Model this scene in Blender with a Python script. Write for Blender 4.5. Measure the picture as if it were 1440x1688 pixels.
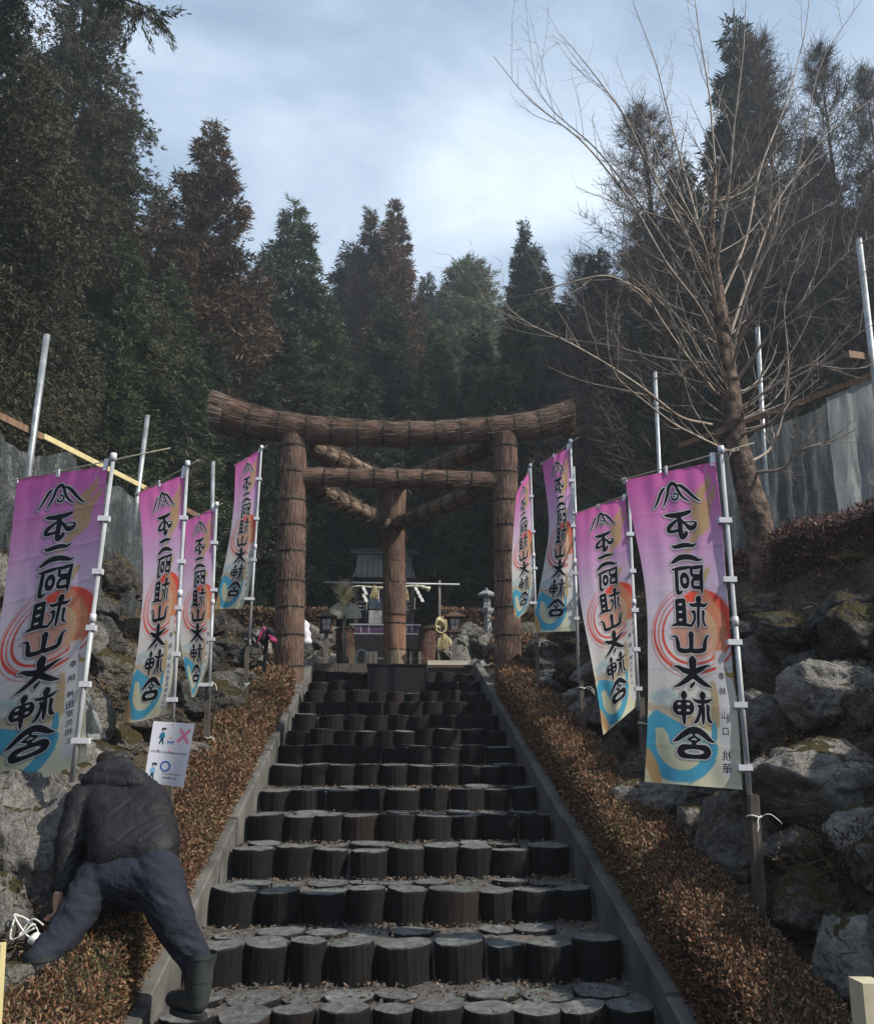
import bpy, bmesh, math, random
import numpy as np
from mathutils import Vector, Matrix, noise as mnoise

for o in list(bpy.data.objects): bpy.data.objects.remove(o, do_unlink=True)
SC = bpy.context.scene
COL = SC.collection
rad = math.radians
PI = math.pi

# ------------------------------------------------------------------ camera
CX, CY, CZ = -0.15, 0.0, 1.6
PITCH, YAW, FPX = 15.0, 3.4, 1440.0
cd = bpy.data.cameras.new('camera')
cam = bpy.data.objects.new('camera', cd)
COL.objects.link(cam)
cam.location = (CX, CY, CZ)
cam.rotation_euler = (rad(90 + PITCH), 0, rad(-YAW))
cd.sensor_fit = 'HORIZONTAL'
cd.sensor_width = 36
cd.lens = 36
cd.clip_start = 0.05
cd.clip_end = 600
SC.camera = cam
SC.render.resolution_x = 873
SC.render.resolution_y = 1024
RM = Matrix.Rotation(rad(-YAW), 3, 'Z') @ Matrix.Rotation(rad(90 + PITCH), 3, 'X')

def at(u, v, Y):
    """the point at world distance Y (along the stairway) seen at u, v in the photograph"""
    d = RM @ Vector(((u - 720) / FPX, (844 - v) / FPX, -1))
    return Vector((CX, CY, CZ)) + d * ((Y - CY) / d.y)

def size(px, v, Y):
    """metres covered by px pixels at distance Y"""
    return (at(720 + px, v, Y) - at(720, v, Y)).length

# ------------------------------------------------------------------ light
SUN_EL, SUN_AZ = 40.0, 115.0       # azimuth clockwise from +Y
w = bpy.data.worlds.new('World')
SC.world = w
w.use_nodes = True
nt = w.node_tree
nt.nodes.clear()
N, L = nt.nodes, nt.links
out = N.new('ShaderNodeOutputWorld')
bg = N.new('ShaderNodeBackground')
sky = N.new('ShaderNodeTexSky')
sky.sky_type = 'NISHITA'
sky.sun_disc = False
sky.sun_elevation = rad(SUN_EL)
sky.sun_rotation = rad(SUN_AZ)
sky.air_density = 1.0
sky.dust_density = 1.2
tc = N.new('ShaderNodeTexCoord')
mp = N.new('ShaderNodeMapping')
mp.inputs['Scale'].default_value = (1.0, 1.0, 2.0)
mp.inputs['Location'].default_value = (0.35, 0.2, 0.1)
n1 = N.new('ShaderNodeTexNoise')
n1.inputs['Scale'].default_value = 2.1
n1.inputs['Detail'].default_value = 7
n1.inputs['Roughness'].default_value = 0.5
n1.inputs['Distortion'].default_value = 0.3
cr = N.new('ShaderNodeValToRGB')
cr.color_ramp.elements[0].position = 0.36
cr.color_ramp.elements[0].color = (0, 0, 0, 1)
cr.color_ramp.elements[1].position = 0.62
cr.color_ramp.elements[1].color = (1, 1, 1, 1)
n2 = N.new('ShaderNodeTexNoise')
n2.inputs['Scale'].default_value = 2.2
n2.inputs['Detail'].default_value = 9
n2.inputs['Roughness'].default_value = .58
n2.inputs['Distortion'].default_value = .5
cr2 = N.new('ShaderNodeValToRGB')
cr2.color_ramp.elements[0].position = 0.35
cr2.color_ramp.elements[0].color = (3.5, 4.6, 6.1, 1)
cr2.color_ramp.elements[1].position = 0.66
cr2.color_ramp.elements[1].color = (6.9, 7.9, 9.2, 1)
mx = N.new('ShaderNodeMix')
mx.data_type = 'RGBA'
bc = N.new('ShaderNodeMix')       # the blue between the clouds, veiled by thin cloud
bc.data_type = 'RGBA'
bc.inputs[0].default_value = 0.62
bc.inputs[7].default_value = (2.5, 3.8, 5.4, 1)
L.new(tc.outputs['Generated'], mp.inputs['Vector'])
L.new(mp.outputs[0], n1.inputs['Vector'])
L.new(mp.outputs[0], n2.inputs['Vector'])
L.new(n1.outputs[0], cr.inputs[0])
L.new(n2.outputs[0], cr2.inputs[0])
L.new(sky.outputs[0], bc.inputs[6])
L.new(cr.outputs[0], mx.inputs[0])
L.new(bc.outputs[2], mx.inputs[6])
L.new(cr2.outputs[0], mx.inputs[7])
L.new(mx.outputs[2], bg.inputs[0])
L.new(bg.outputs[0], out.inputs[0])
bg.inputs[1].default_value = 0.10

sl = bpy.data.lights.new('sun', 'SUN')
sl.energy = 4.6
sl.angle = rad(0.6)
sl.color = (1.0, 0.93, 0.82)
sun = bpy.data.objects.new('sun', sl)
COL.objects.link(sun)
e, a = rad(SUN_EL), rad(SUN_AZ)
sd = Vector((math.cos(e) * math.sin(a), math.cos(e) * math.cos(a), math.sin(e)))
sun.rotation_euler = sd.to_track_quat('Z', 'Y').to_euler()
sun.location = (20, -5, 20)
SC.view_settings.view_transform = 'Standard'
SC.view_settings.look = 'None'
SC.view_settings.gamma = 1
SC.view_settings.use_curve_mapping = False
SC.view_settings.exposure = 0.42
SC.render.engine = 'CYCLES'
SC.cycles.max_bounces = 6
SC.cycles.transparent_max_bounces = 8

# ------------------------------------------------------------------ helpers
def tagk(o, kind): o['kind'] = kind; return o

def tag(o, label, cat, group=None, kind=None):
    o['label'] = label
    o['category'] = cat
    if group: o['group'] = group
    if kind: o['kind'] = kind
    return o

def empty(name, loc=(0, 0, 0), rz=0.0):
    o = bpy.data.objects.new(name, None)
    o.empty_display_size = 0.2
    o.location = loc
    o.rotation_euler = (0, 0, rz)
    COL.objects.link(o)
    return o

def world_of(p):
    B = Matrix.Translation(p.location) @ p.rotation_euler.to_matrix().to_4x4() @ Matrix.Diagonal((*p.scale, 1))
    return B if p.parent is None else world_of(p.parent) @ p.matrix_parent_inverse @ B

def link(name, me, parent=None, world=True):
    o = bpy.data.objects.new(name, me)
    COL.objects.link(o)
    if parent is not None:
        o.parent = parent
        if world:            # mesh built in world coordinates
            o.matrix_parent_inverse = world_of(parent).inverted()
    return o

def copy_tree(o, parent=None):
    c = o.copy()
    COL.objects.link(c)
    if parent is not None: c.parent = parent
    for ch in o.children: copy_tree(ch, c)
    return c

class MB:
    def __init__(s):
        s.v = []; s.f = []; s.uv = {}; s.n = 0; s.mi = []
    def add(s, V, F, uv=None, mi=0):
        V = np.asarray(V, dtype=np.float64).reshape(-1, 3)
        F = np.asarray(F, dtype=np.int64)
        s.v.append(V)
        if len(F): s.f.append((F + s.n, None if uv is None else np.asarray(uv, dtype=np.float32).reshape(-1, 2), mi))
        s.n += len(V)
    def box(s, c, d, R=None, mi=0):
        x, y, z = [k / 2 for k in d]
        P = np.array([(-x, -y, -z), (x, -y, -z), (x, y, -z), (-x, y, -z), (-x, -y, z), (x, -y, z), (x, y, z), (-x, y, z)])
        if R is not None: P = P @ np.array(R).T
        s.add(P + np.array(c), [(0, 3, 2, 1), (4, 5, 6, 7), (0, 1, 5, 4), (1, 2, 6, 5), (2, 3, 7, 6), (3, 0, 4, 7)], mi=mi)
    def beam(s, a, b, wd, ht=None, mi=0):
        a, b = Vector(a), Vector(b)
        ht = ht or wd
        d = (b - a)
        q = d.to_track_quat('Z', 'Y').to_matrix()
        s.box((a + b) / 2, (wd, ht, d.length), q, mi)
    def tube(s, P, R, n=8, cap=True, uvv=True, mi=0, sq=(1, 1), jit=None):
        P = [Vector(p) for p in P]
        if not hasattr(R, '__len__'): R = [R] * len(P)
        up = None
        V = []; U = []
        acc = 0
        for i, p in enumerate(P):
            t = (P[min(i + 1, len(P) - 1)] - P[max(i - 1, 0)]).normalized()
            if up is None:
                up = Vector((0, 0, 1)) if abs(t.z) < 0.9 else Vector((0, 1, 0))
            x = (up - t * up.dot(t)).normalized()
            y = t.cross(x)
            up = x
            if i: acc += (p - P[i - 1]).length
            for k in range(n):
                an = 2 * PI * k / n
                r = R[i] * (1 if jit is None else jit(i, k, acc))
                V.append(p + x * math.cos(an) * r * sq[0] + y * math.sin(an) * r * sq[1])
            U.append(acc)
        F = []; UV = []
        per = 2 * PI * max(R)
        for i in range(len(P) - 1):
            for k in range(n):
                k2 = (k + 1) % n
                F.append((i * n + k, i * n + k2, (i + 1) * n + k2, (i + 1) * n + k))
                u0, u1 = per * k / n, per * (k + 1) / n
                UV += [(u0, U[i]), (u1, U[i]), (u1, U[i + 1]), (u0, U[i + 1])]
        s.add(V, F, UV, mi)
        if cap:
            b0 = s.n - len(V)
            for i0, rev in ((0, True), ((len(P) - 1) * n, False)):
                c = s.n
                s.v.append(np.array([P[0] if rev else P[-1]])); s.n += 1
                T = [(c, b0 + i0 + (k + 1) % n, b0 + i0 + k) if rev else (c, b0 + i0 + k, b0 + i0 + (k + 1) % n) for k in range(n)]
                s.f.append((np.array(T), None, mi))
    def build(s, name, mats, parent=None, smooth=False, world=True):
        me = s.mesh(name, mats, smooth)
        return link(name, me, parent, world)
    def mesh(s, name, mats, smooth=False):
        V = np.concatenate(s.v) if s.v else np.zeros((0, 3))
        return np_mesh(name, V, s.f, mats, smooth)

def np_mesh(name, V, groups, mats, smooth=False):
    me = bpy.data.meshes.new(name)
    me.vertices.add(len(V))
    me.vertices.foreach_set('co', np.asarray(V, dtype=np.float32).ravel())
    idx = np.concatenate([g[0].ravel() for g in groups]) if groups else np.zeros(0, int)
    sizes = np.concatenate([np.full(len(g[0]), g[0].shape[1]) for g in groups]) if groups else np.zeros(0, int)
    me.loops.add(len(idx))
    me.loops.foreach_set('vertex_index', idx.astype(np.int32))
    me.polygons.add(len(sizes))
    st = np.concatenate([[0], np.cumsum(sizes)[:-1]]) if len(sizes) else sizes
    me.polygons.foreach_set('loop_start', st.astype(np.int32))
    me.polygons.foreach_set('loop_total', sizes.astype(np.int32))
    if any(g[2] for g in groups):
        me.polygons.foreach_set('material_index', np.concatenate([np.full(len(g[0]), g[2]) for g in groups]).astype(np.int32))
    if any(g[1] is not None for g in groups):
        ul = me.uv_layers.new(name='UVMap')
        uv = np.concatenate([(g[1] if g[1] is not None else np.zeros((g[0].size, 2))) for g in groups])
        ul.data.foreach_set('uv', uv.astype(np.float32).ravel())
    me.polygons.foreach_set('use_smooth', np.full(len(sizes), bool(smooth)))
    me.update(calc_edges=True)
    if not isinstance(mats, (list, tuple)): mats = [mats]
    for m in mats: me.materials.append(m)
    return me

def prisms(A, B, ra, rb, n=3):
    """many straight tapering twigs at once"""
    A = np.asarray(A, float); B = np.asarray(B, float)
    ra = np.broadcast_to(np.asarray(ra, float), (len(A),)); rb = np.broadcast_to(np.asarray(rb, float), (len(A),))
    d = B - A
    d /= np.linalg.norm(d, axis=1, keepdims=True) + 1e-9
    ref = np.where(np.abs(d[:, 2:3]) < 0.9, np.array([[0, 0, 1.0]]), np.array([[1.0, 0, 0]]))
    x = np.cross(d, ref); x /= np.linalg.norm(x, axis=1, keepdims=True)
    y = np.cross(d, x)
    V = np.zeros((len(A), 2 * n, 3))
    for k in range(n):
        c, s_ = math.cos(2 * PI * k / n), math.sin(2 * PI * k / n)
        o = x * c + y * s_
        V[:, k] = A + o * ra[:, None]
        V[:, n + k] = B + o * rb[:, None]
    base = np.arange(len(A))[:, None] * 2 * n
    F = np.concatenate([base + np.array([[k, (k + 1) % n, n + (k + 1) % n, n + k]]) for k in range(n)])
    return V.reshape(-1, 3), F

def kites(P, D, Ln, W, rng, fold=0.0):
    """leaf-shaped quads: base, side, tip, side"""
    D = D / (np.linalg.norm(D, axis=1, keepdims=True) + 1e-9)
    r = rng.normal(size=P.shape)
    S = np.cross(D, r); S /= np.linalg.norm(S, axis=1, keepdims=True) + 1e-9
    Ln = np.broadcast_to(Ln, (len(P),))[:, None]; W = np.broadcast_to(W, (len(P),))[:, None]
    V = np.stack([P, P + D * Ln * .45 + S * W / 2, P + D * Ln, P + D * Ln * .45 - S * W / 2], axis=1)
    b = np.arange(len(P))[:, None] * 4
    return V.reshape(-1, 3), b + np.array([[0, 1, 2, 3]])

def slivers(P, D, Ln, W, rng):
    """needle-like triangles"""
    D = D / (np.linalg.norm(D, axis=1, keepdims=True) + 1e-9)
    S = np.cross(D, rng.normal(size=P.shape)); S /= np.linalg.norm(S, axis=1, keepdims=True) + 1e-9
    Ln = Ln[:, None]; W = W[:, None]
    V = np.stack([P - S * W / 2, P + S * W / 2, P + D * Ln], axis=1)
    return V.reshape(-1, 3), np.arange(len(P))[:, None] * 3 + np.array([[0, 1, 2]])

# ------------------------------------------------------------------ materials
def newmat(name):
    m = bpy.data.materials.new(name)
    m.use_nodes = True
    m.node_tree.nodes.clear()
    return m, m.node_tree.nodes, m.node_tree.links

def _coord(N_, L_, kind, scale):
    t = N_.new('ShaderNodeTexCoord')
    m = N_.new('ShaderNodeMapping')
    m.inputs['Scale'].default_value = scale if hasattr(scale, '__len__') else (scale,) * 3
    L_.new(t.outputs[kind], m.inputs['Vector'])
    return m.outputs[0]

def noise(N_, L_, vec, scale, detail=5, rough=.55, dist=0):
    n = N_.new('ShaderNodeTexNoise')
    n.inputs['Scale'].default_value = scale
    n.inputs['Detail'].default_value = detail
    n.inputs['Roughness'].default_value = rough
    n.inputs['Distortion'].default_value = dist
    if vec is not None: L_.new(vec, n.inputs['Vector'])
    return n.outputs[0]

def ramp(N_, L_, fac, stops):
    r = N_.new('ShaderNodeValToRGB')
    el = r.color_ramp.elements
    while len(el) < len(stops): el.new(0.5)
    for e_, (p, c) in zip(el, stops):
        e_.position = p
        e_.color = (*c, 1) if len(c) == 3 else c
    L_.new(fac, r.inputs[0])
    return r.outputs[0]

def mixc(N_, L_, fac, a_, b_, mode='MIX'):
    m = N_.new('ShaderNodeMix')
    m.data_type = 'RGBA'
    m.blend_type = mode
    for sock, val in ((m.inputs[0], fac), (m.inputs[6], a_), (m.inputs[7], b_)):
        if hasattr(val, 'links') or isinstance(val, bpy.types.NodeSocket): L_.new(val, sock)
        elif hasattr(val, '__len__'): sock.default_value = (*val, 1) if len(val) == 3 else val
        else: sock.default_value = val
    return m.outputs[2]

def math_(N_, L_, op, a_, b_=0.5):
    m = N_.new('ShaderNodeMath')
    m.operation = op
    for i, val in enumerate((a_, b_)):
        if isinstance(val, bpy.types.NodeSocket): L_.new(val, m.inputs[i])
        else: m.inputs[i].default_value = val
    return m.outputs[0]

def finish(m, N_, L_, col, rough=.8, bump=None, bs=.3, bd=.01, spec=.3, metal=0, trans=None, coat=0):
    p = N_.new('ShaderNodeBsdfPrincipled')
    for nm, val in (('Base Color', col), ('Roughness', rough), ('Specular IOR Level', spec), ('Metallic', metal)):
        s_ = p.inputs[nm]
        if isinstance(val, bpy.types.NodeSocket): L_.new(val, s_)
        elif hasattr(val, '__len__'): s_.default_value = (*val, 1)
        else: s_.default_value = val
    if bump is not None:
        b = N_.new('ShaderNodeBump')
        b.inputs['Strength'].default_value = bs
        b.inputs['Distance'].default_value = bd
        L_.new(bump, b.inputs['Height'])
        L_.new(b.outputs[0], p.inputs['Normal'])
    sh = p.outputs[0]
    if trans is not None:
        t = N_.new('ShaderNodeBsdfTranslucent')
        if isinstance(col, bpy.types.NodeSocket): L_.new(col, t.inputs[0])
        else: t.inputs[0].default_value = (*col, 1)
        x = N_.new('ShaderNodeMixShader')
        x.inputs[0].default_value = trans
        L_.new(p.outputs[0], x.inputs[1]); L_.new(t.outputs[0], x.inputs[2])
        sh = x.outputs[0]
    o = N_.new('ShaderNodeOutputMaterial')
    L_.new(sh, o.inputs[0])
    return m

def simple(name, c1, c2=None, sc=8, rough=.7, bs=.2, bd=.005, metal=0, spec=.3, coord='Object', stretch=(1, 1, 1), lo=.35, hi=.65, detail=6):
    m, N_, L_ = newmat(name)
    v = _coord(N_, L_, coord, stretch)
    n = noise(N_, L_, v, sc, detail, .6)
    col = ramp(N_, L_, n, [(lo, c1), (hi, c2 or c1)])
    return finish(m, N_, L_, col, rough, n, bs, bd, spec, metal)

def leafmat(name, stops, sc=.6, var=.5, rough=.6, trans=.25, coord='Object'):
    """leaf colour from a slow noise through the plant plus a colour of each leaf's own"""
    m, N_, L_ = newmat(name)
    v = _coord(N_, L_, coord, 1)
    n = noise(N_, L_, v, sc, 4, .6)
    g = N_.new('ShaderNodeNewGeometry')
    f = math_(N_, L_, 'ADD', n, math_(N_, L_, 'MULTIPLY', math_(N_, L_, 'SUBTRACT', g.outputs['Random Per Island'], .5), var))
    col = ramp(N_, L_, f, stops)
    return finish(m, N_, L_, col, rough, None, spec=.25, trans=trans)

def rockmat(name, c_lo, c_hi, moss=.0, sc=3.0, lichen=.5):
    m, N_, L_ = newmat(name)
    t = N_.new('ShaderNodeTexCoord')
    g = N_.new('ShaderNodeNewGeometry')
    oi = N_.new('ShaderNodeObjectInfo')
    va = N_.new('ShaderNodeVectorMath'); va.operation = 'ADD'
    L_.new(g.outputs['Position'], va.inputs[0]); L_.new(oi.outputs['Random'], va.inputs[1])
    v = va.outputs[0]
    big = noise(N_, L_, v, sc, 10, .72, .4)
    fine = noise(N_, L_, v, 28, 8, .75)
    pit = N_.new('ShaderNodeTexVoronoi'); pit.inputs['Scale'].default_value = 45; L_.new(v, pit.inputs['Vector'])
    lf = noise(N_, L_, v, 9, 6, .7)
    mixf = math_(N_, L_, 'ADD', math_(N_, L_, 'MULTIPLY', big, .5), math_(N_, L_, 'MULTIPLY', fine, .5))
    mixf = math_(N_, L_, 'ADD', mixf, math_(N_, L_, 'MULTIPLY', math_(N_, L_, 'SUBTRACT', oi.outputs['Random'], .5), .12))
    col = ramp(N_, L_, mixf, [(.37, tuple(c * .28 for c in c_lo)), (.46, c_lo), (.58, c_hi), (.68, tuple(c * 1.25 for c in c_hi))])
    lic = ramp(N_, L_, lf, [(.56, (0, 0, 0)), (.66, (1, 1, 1))])
    col = mixc(N_, L_, math_(N_, L_, 'MULTIPLY', lic, lichen), col, (.26, .25, .22))
    if moss:
        sep = N_.new('ShaderNodeSeparateXYZ'); L_.new(g.outputs['Normal'], sep.inputs[0])
        mo = math_(N_, L_, 'ADD', math_(N_, L_, 'MULTIPLY', sep.outputs['Z'], .5), math_(N_, L_, 'MULTIPLY', noise(N_, L_, v, 4, 6, .7), 1.1))
        mf = ramp(N_, L_, mo, [(.98 - moss * .3, (0, 0, 0)), (1.06 - moss * .3, (1, 1, 1))])
        mcol = ramp(N_, L_, fine, [(.35, (.030, .030, .010)), (.5, (.060, .052, .018)), (.65, (.085, .050, .022))])
        col = mixc(N_, L_, mf, col, mcol)
    h = math_(N_, L_, 'ADD', math_(N_, L_, 'MULTIPLY', big, 1.6), math_(N_, L_, 'MULTIPLY', fine, .8))
    h = math_(N_, L_, 'ADD', h, math_(N_, L_, 'MULTIPLY', pit.outputs[0], .25))
    # cracks: distorted cell borders, dark in the joint
    dv = N_.new('ShaderNodeVectorMath'); dv.operation = 'ADD'; nz = N_.new('ShaderNodeTexNoise'); nz.inputs['Scale'].default_value = 6; L_.new(v, nz.inputs['Vector'])
    sv = N_.new('ShaderNodeVectorMath'); sv.operation = 'SCALE'; sv.inputs[3].default_value = .35; L_.new(nz.outputs['Color'], sv.inputs[0]); L_.new(v, dv.inputs[0]); L_.new(sv.outputs[0], dv.inputs[1])
    ck = N_.new('ShaderNodeTexVoronoi'); ck.feature = 'DISTANCE_TO_EDGE'; ck.inputs['Scale'].default_value = 4.5; L_.new(dv.outputs[0], ck.inputs['Vector'])
    ce = ramp(N_, L_, ck.outputs[0], [(.0, (0, 0, 0)), (.05, (1, 1, 1))])
    col = mixc(N_, L_, math_(N_, L_, 'MULTIPLY', math_(N_, L_, 'SUBTRACT', 1.0, ce), .28), col, tuple(c * .3 for c in c_lo))
    h = math_(N_, L_, 'ADD', h, math_(N_, L_, 'MULTIPLY', ce, .28))
    return finish(m, N_, L_, col, .9, h, 1.0, .05, .2)

M = {}
M['rock'] = rockmat('boulder_stone', (.11, .10, .092), (.25, .235, .215), moss=.15)
M['rock_moss'] = rockmat('mossy_stone', (.07, .062, .055), (.16, .145, .125), moss=.62)
M['rock_pale'] = rockmat('pale_stone', (.16, .15, .14), (.33, .315, .29), moss=.08, lichen=.7)
M['rock_dark'] = rockmat('dark_stone', (.040, .040, .042), (.10, .098, .095), moss=.3)
M['soil'] = simple('dry_soil', (.055, .042, .032), (.15, .125, .10), 7, .95, .8, .03, detail=9)
M['ground'] = simple('forest_litter_soil', (.018, .014, .010), (.06, .045, .03), 3, .95, .8, .04, detail=9)
M['sand'] = simple('stair_gravel', (.045, .040, .037), (.13, .116, .104), 22, .95, .9, .02, detail=9, lo=.3, hi=.7)
M['concrete'] = simple('weathered_concrete', (.050, .048, .045), (.15, .146, .135), 3.0, .9, .4, .01, detail=9, lo=.3, hi=.7)

def logmat():
    m, N_, L_ = newmat('charred_log')
    v = _coord(N_, L_, 'Object', (22, 22, 1.2))
    n = noise(N_, L_, v, 2.2, 6, .6)
    v2 = _coord(N_, L_, 'Object', 1)
    n2 = noise(N_, L_, v2, 14, 6, .7)
    oi = N_.new('ShaderNodeObjectInfo')
    side = ramp(N_, L_, math_(N_, L_, 'ADD', math_(N_, L_, 'MULTIPLY', n, .6), math_(N_, L_, 'MULTIPLY', n2, .4)),
                [(.38, (.003, .003, .0035)), (.55, (.0075, .0072, .0074)), (.72, (.024, .020, .018))])
    # a few logs are weathered browner
    side = mixc(N_, L_, ramp(N_, L_, oi.outputs['Random'], [(.86, (0, 0, 0)), (.97, (.45, .45, .45))]), side, (.032, .020, .015))
    # cut tops: rings, grey weathering, radial checks
    w_ = N_.new('ShaderNodeTexWave'); w_.wave_type = 'RINGS'; w_.rings_direction = 'Z'
    w_.inputs['Scale'].default_value = 26; w_.inputs['Distortion'].default_value = 3.5; w_.inputs['Detail'].default_value = 3
    L_.new(v2, w_.inputs['Vector'])
    top = ramp(N_, L_, math_(N_, L_, 'ADD', math_(N_, L_, 'MULTIPLY', w_.outputs['Fac'], .12), math_(N_, L_, 'MULTIPLY', n2, .9)),
               [(.34, (.040, .042, .042)), (.48, (.11, .115, .113)), (.66, (.21, .212, .205))])
    top = mixc(N_, L_, math_(N_, L_, 'MULTIPLY', oi.outputs['Random'], .35), top, (.03, .034, .036))
    vc = N_.new('ShaderNodeTexVoronoi'); vc.feature = 'DISTANCE_TO_EDGE'; vc.inputs['Scale'].default_value = 9
    va = N_.new('ShaderNodeVectorMath'); va.operation = 'ADD'; L_.new(v2, va.inputs[0]); L_.new(oi.outputs['Random'], va.inputs[1]); L_.new(va.outputs[0], vc.inputs['Vector'])
    ck = ramp(N_, L_, vc.outputs[0], [(0, (.50, .50, .50)), (.03, (1, 1, 1))])
    top = mixc(N_, L_, 1.0, top, ck, 'MULTIPLY')
    g = N_.new('ShaderNodeNewGeometry')
    sep = N_.new('ShaderNodeSeparateXYZ'); L_.new(g.outputs['True Normal'], sep.inputs[0])
    f = ramp(N_, L_, sep.outputs['Z'], [(.55, (0, 0, 0)), (.8, (1, 1, 1))])
    col = mixc(N_, L_, f, side, top)
    h = math_(N_, L_, 'ADD', n, math_(N_, L_, 'MULTIPLY', n2, .5))
    return finish(m, N_, L_, col, .85, h, .8, .012, .22)
M['log'] = logmat()

def strawmat(name, c1, c2, c3, sc=1.0):
    m, N_, L_ = newmat(name)
    t = N_.new('ShaderNodeUVMap')
    mp_ = N_.new('ShaderNodeMapping'); mp_.inputs['Scale'].default_value = (120 * sc, 2.2, 1)
    L_.new(t.outputs[0], mp_.inputs['Vector'])
    n = noise(N_, L_, mp_.outputs[0], 1.0, 5, .65, .2)
    v2 = _coord(N_, L_, 'Object', 1)
    n2 = noise(N_, L_, v2, 2.2, 5, .6)
    f = math_(N_, L_, 'ADD', math_(N_, L_, 'MULTIPLY', n, .75), math_(N_, L_, 'MULTIPLY', n2, .25))
    col = ramp(N_, L_, f, [(.38, c1), (.49, c2), (.62, c3)])
    return finish(m, N_, L_, col, .85, n, 1.0, .012, .25)
M['bark'] = strawmat('bound_straw', (.024, .0135, .011), (.105, .059, .044), (.235, .152, .118))
M['bark_sunlit'] = strawmat('sunlit_straw', (.05, .034, .024), (.19, .135, .098), (.38, .30, .225))  # paler straw: sunlight on the side beams put into the colour
M['strand'] = leafmat('loose_straw', [(.2, (.08, .055, .042)), (.5, (.17, .125, .095)), (.8, (.32, .25, .19))], 2, .6, .8, .1)
M['redwood'] = strawmat('stripped_red_trunk', (.075, .036, .023), (.15, .078, .048), (.22, .13, .085), .25)
M['greywood'] = strawmat('grey_trunk_foot', (.075, .055, .035), (.16, .12, .08), (.24, .19, .13), .3)
M['cord'] = simple('black_binding_cord', (.010, .009, .009), (.02, .018, .016), 60, .8)
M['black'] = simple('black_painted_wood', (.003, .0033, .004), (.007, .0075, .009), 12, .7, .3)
M['alu'] = simple('white_pole_tube', (.28, .29, .305), (.42, .43, .44), 5, .42, .05, metal=0.1)
M['plastic_white'] = simple('white_plastic_clip', (.48, .48, .52), (.60, .60, .63), 4, .4, .05)
M['bar'] = simple('pale_crossbar', (.42, .38, .26), (.55, .50, .36), 6, .6, .05)
M['steel'] = simple('galvanised_pipe', (.22, .24, .25), (.42, .44, .45), 9, .45, .1, metal=.55)
M['stake'] = simple('weathered_grey_stake', (.045, .038, .032), (.115, .098, .082), 6, .85, .5, .01, stretch=(6, 6, .6))
M['wood_yellow'] = simple('yellow_timber', (.46, .39, .19), (.60, .52, .27), 5, .7, .1, stretch=(4, 4, .5))  # yellow timber, brighter than the brown battens
M['wood_brown'] = simple('brown_batten', (.12, .070, .042), (.24, .15, .095), 6, .75, .3, stretch=(5, 5, .5))
M['string'] = simple('white_string', (.55, .54, .50), (.7, .7, .66), 20, .8)
M['paper'] = simple('white_paper', (.65, .65, .62), (.75, .75, .72), 10, .8)
# ------------------------------------------------------------------ terrain
TR, RS, Y8 = 0.657, 0.176, 9.18        # tread, rise, distance of the eye-level step
def step_y(k): return Y8 + TR * (k - 8)
def step_z(k): return CZ + RS * (k - 8)
TOPZ = 2.79
YTOP = 13.66
def zs(y):
    z = CZ + (y - Y8) * RS / TR + 0.05
    return min(max(z, 0.0), TOPZ)

def H(x, y):
    """ground height"""
    b = zs(y)
    ax = abs(x)
    n = mnoise.noise(Vector((x * .9, y * .9, 0))) * .10 + mnoise.noise(Vector((x * .25, y * .25, 3))) * .25
    if ax < 1.3 and y < 15:
        return b - 0.33 if 2.9 < y < 14.3 else b
    # banks beside the stairs
    bank = 0
    if y < 16.5:
        f = 1 if y < 12 else max(0, 1 - (y - 12) / 4.5)
        lim = 3.0 + .1 * f
        bz = b + max(0, (ax - 1.62)) * 1.12
        z = min(bz, max(lim, b + .05))
        z += n * min(1, max(0, (ax - 1.7)) * 1.2)
        zb = z * f + b * (1 - f) if y > 12 else z
    else:
        zb = b
    # terrace and the wooded hill behind
    t = 0
    if y > 16.6:
        t = min(1, (y - 16.6) / .7) * 1.05
        if ax < 1.05 and y < 19.2: t *= max(0, min(1, (y - 18.9) / .3))
    hill = max(0, y - 24) * .22 + max(0, ax - 7.5) * .12
    hill = min(hill, 14)
    far = n * 2 if y > 26 or ax > 8 else 0
    return zb + t + hill + far

def grid_terrain():
    xs = np.concatenate([np.arange(-70, -8, 2.0), np.arange(-8, 8.01, .2), np.arange(10, 71, 2.0)])
    ys = np.concatenate([np.arange(-14, 0, 1.0), np.arange(0, 20, .2), np.arange(20, 30, 1), np.arange(30, 121, 3.0)])
    V = np.array([(x, y, H(x, y)) for y in ys for x in xs])
    nx = len(xs)
    i = np.arange(len(ys) - 1)[:, None] * nx + np.arange(nx - 1)[None]
    F = np.stack([i, i + 1, i + 1 + nx, i + nx], -1).reshape(-1, 4)
    o = link('ground', np_mesh('ground', V, [(F, None, 0)], M['ground'], True))
    tagk(o, 'structure')
grid_terrain()

# ------------------------------------------------------------------ stairway
rnd = random.Random(5)
stairs = empty('log_stairway', (0, step_y(0), 0))
tag(stairs, 'long stairway of charred log steps climbing to the straw gate', 'stairway')

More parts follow.
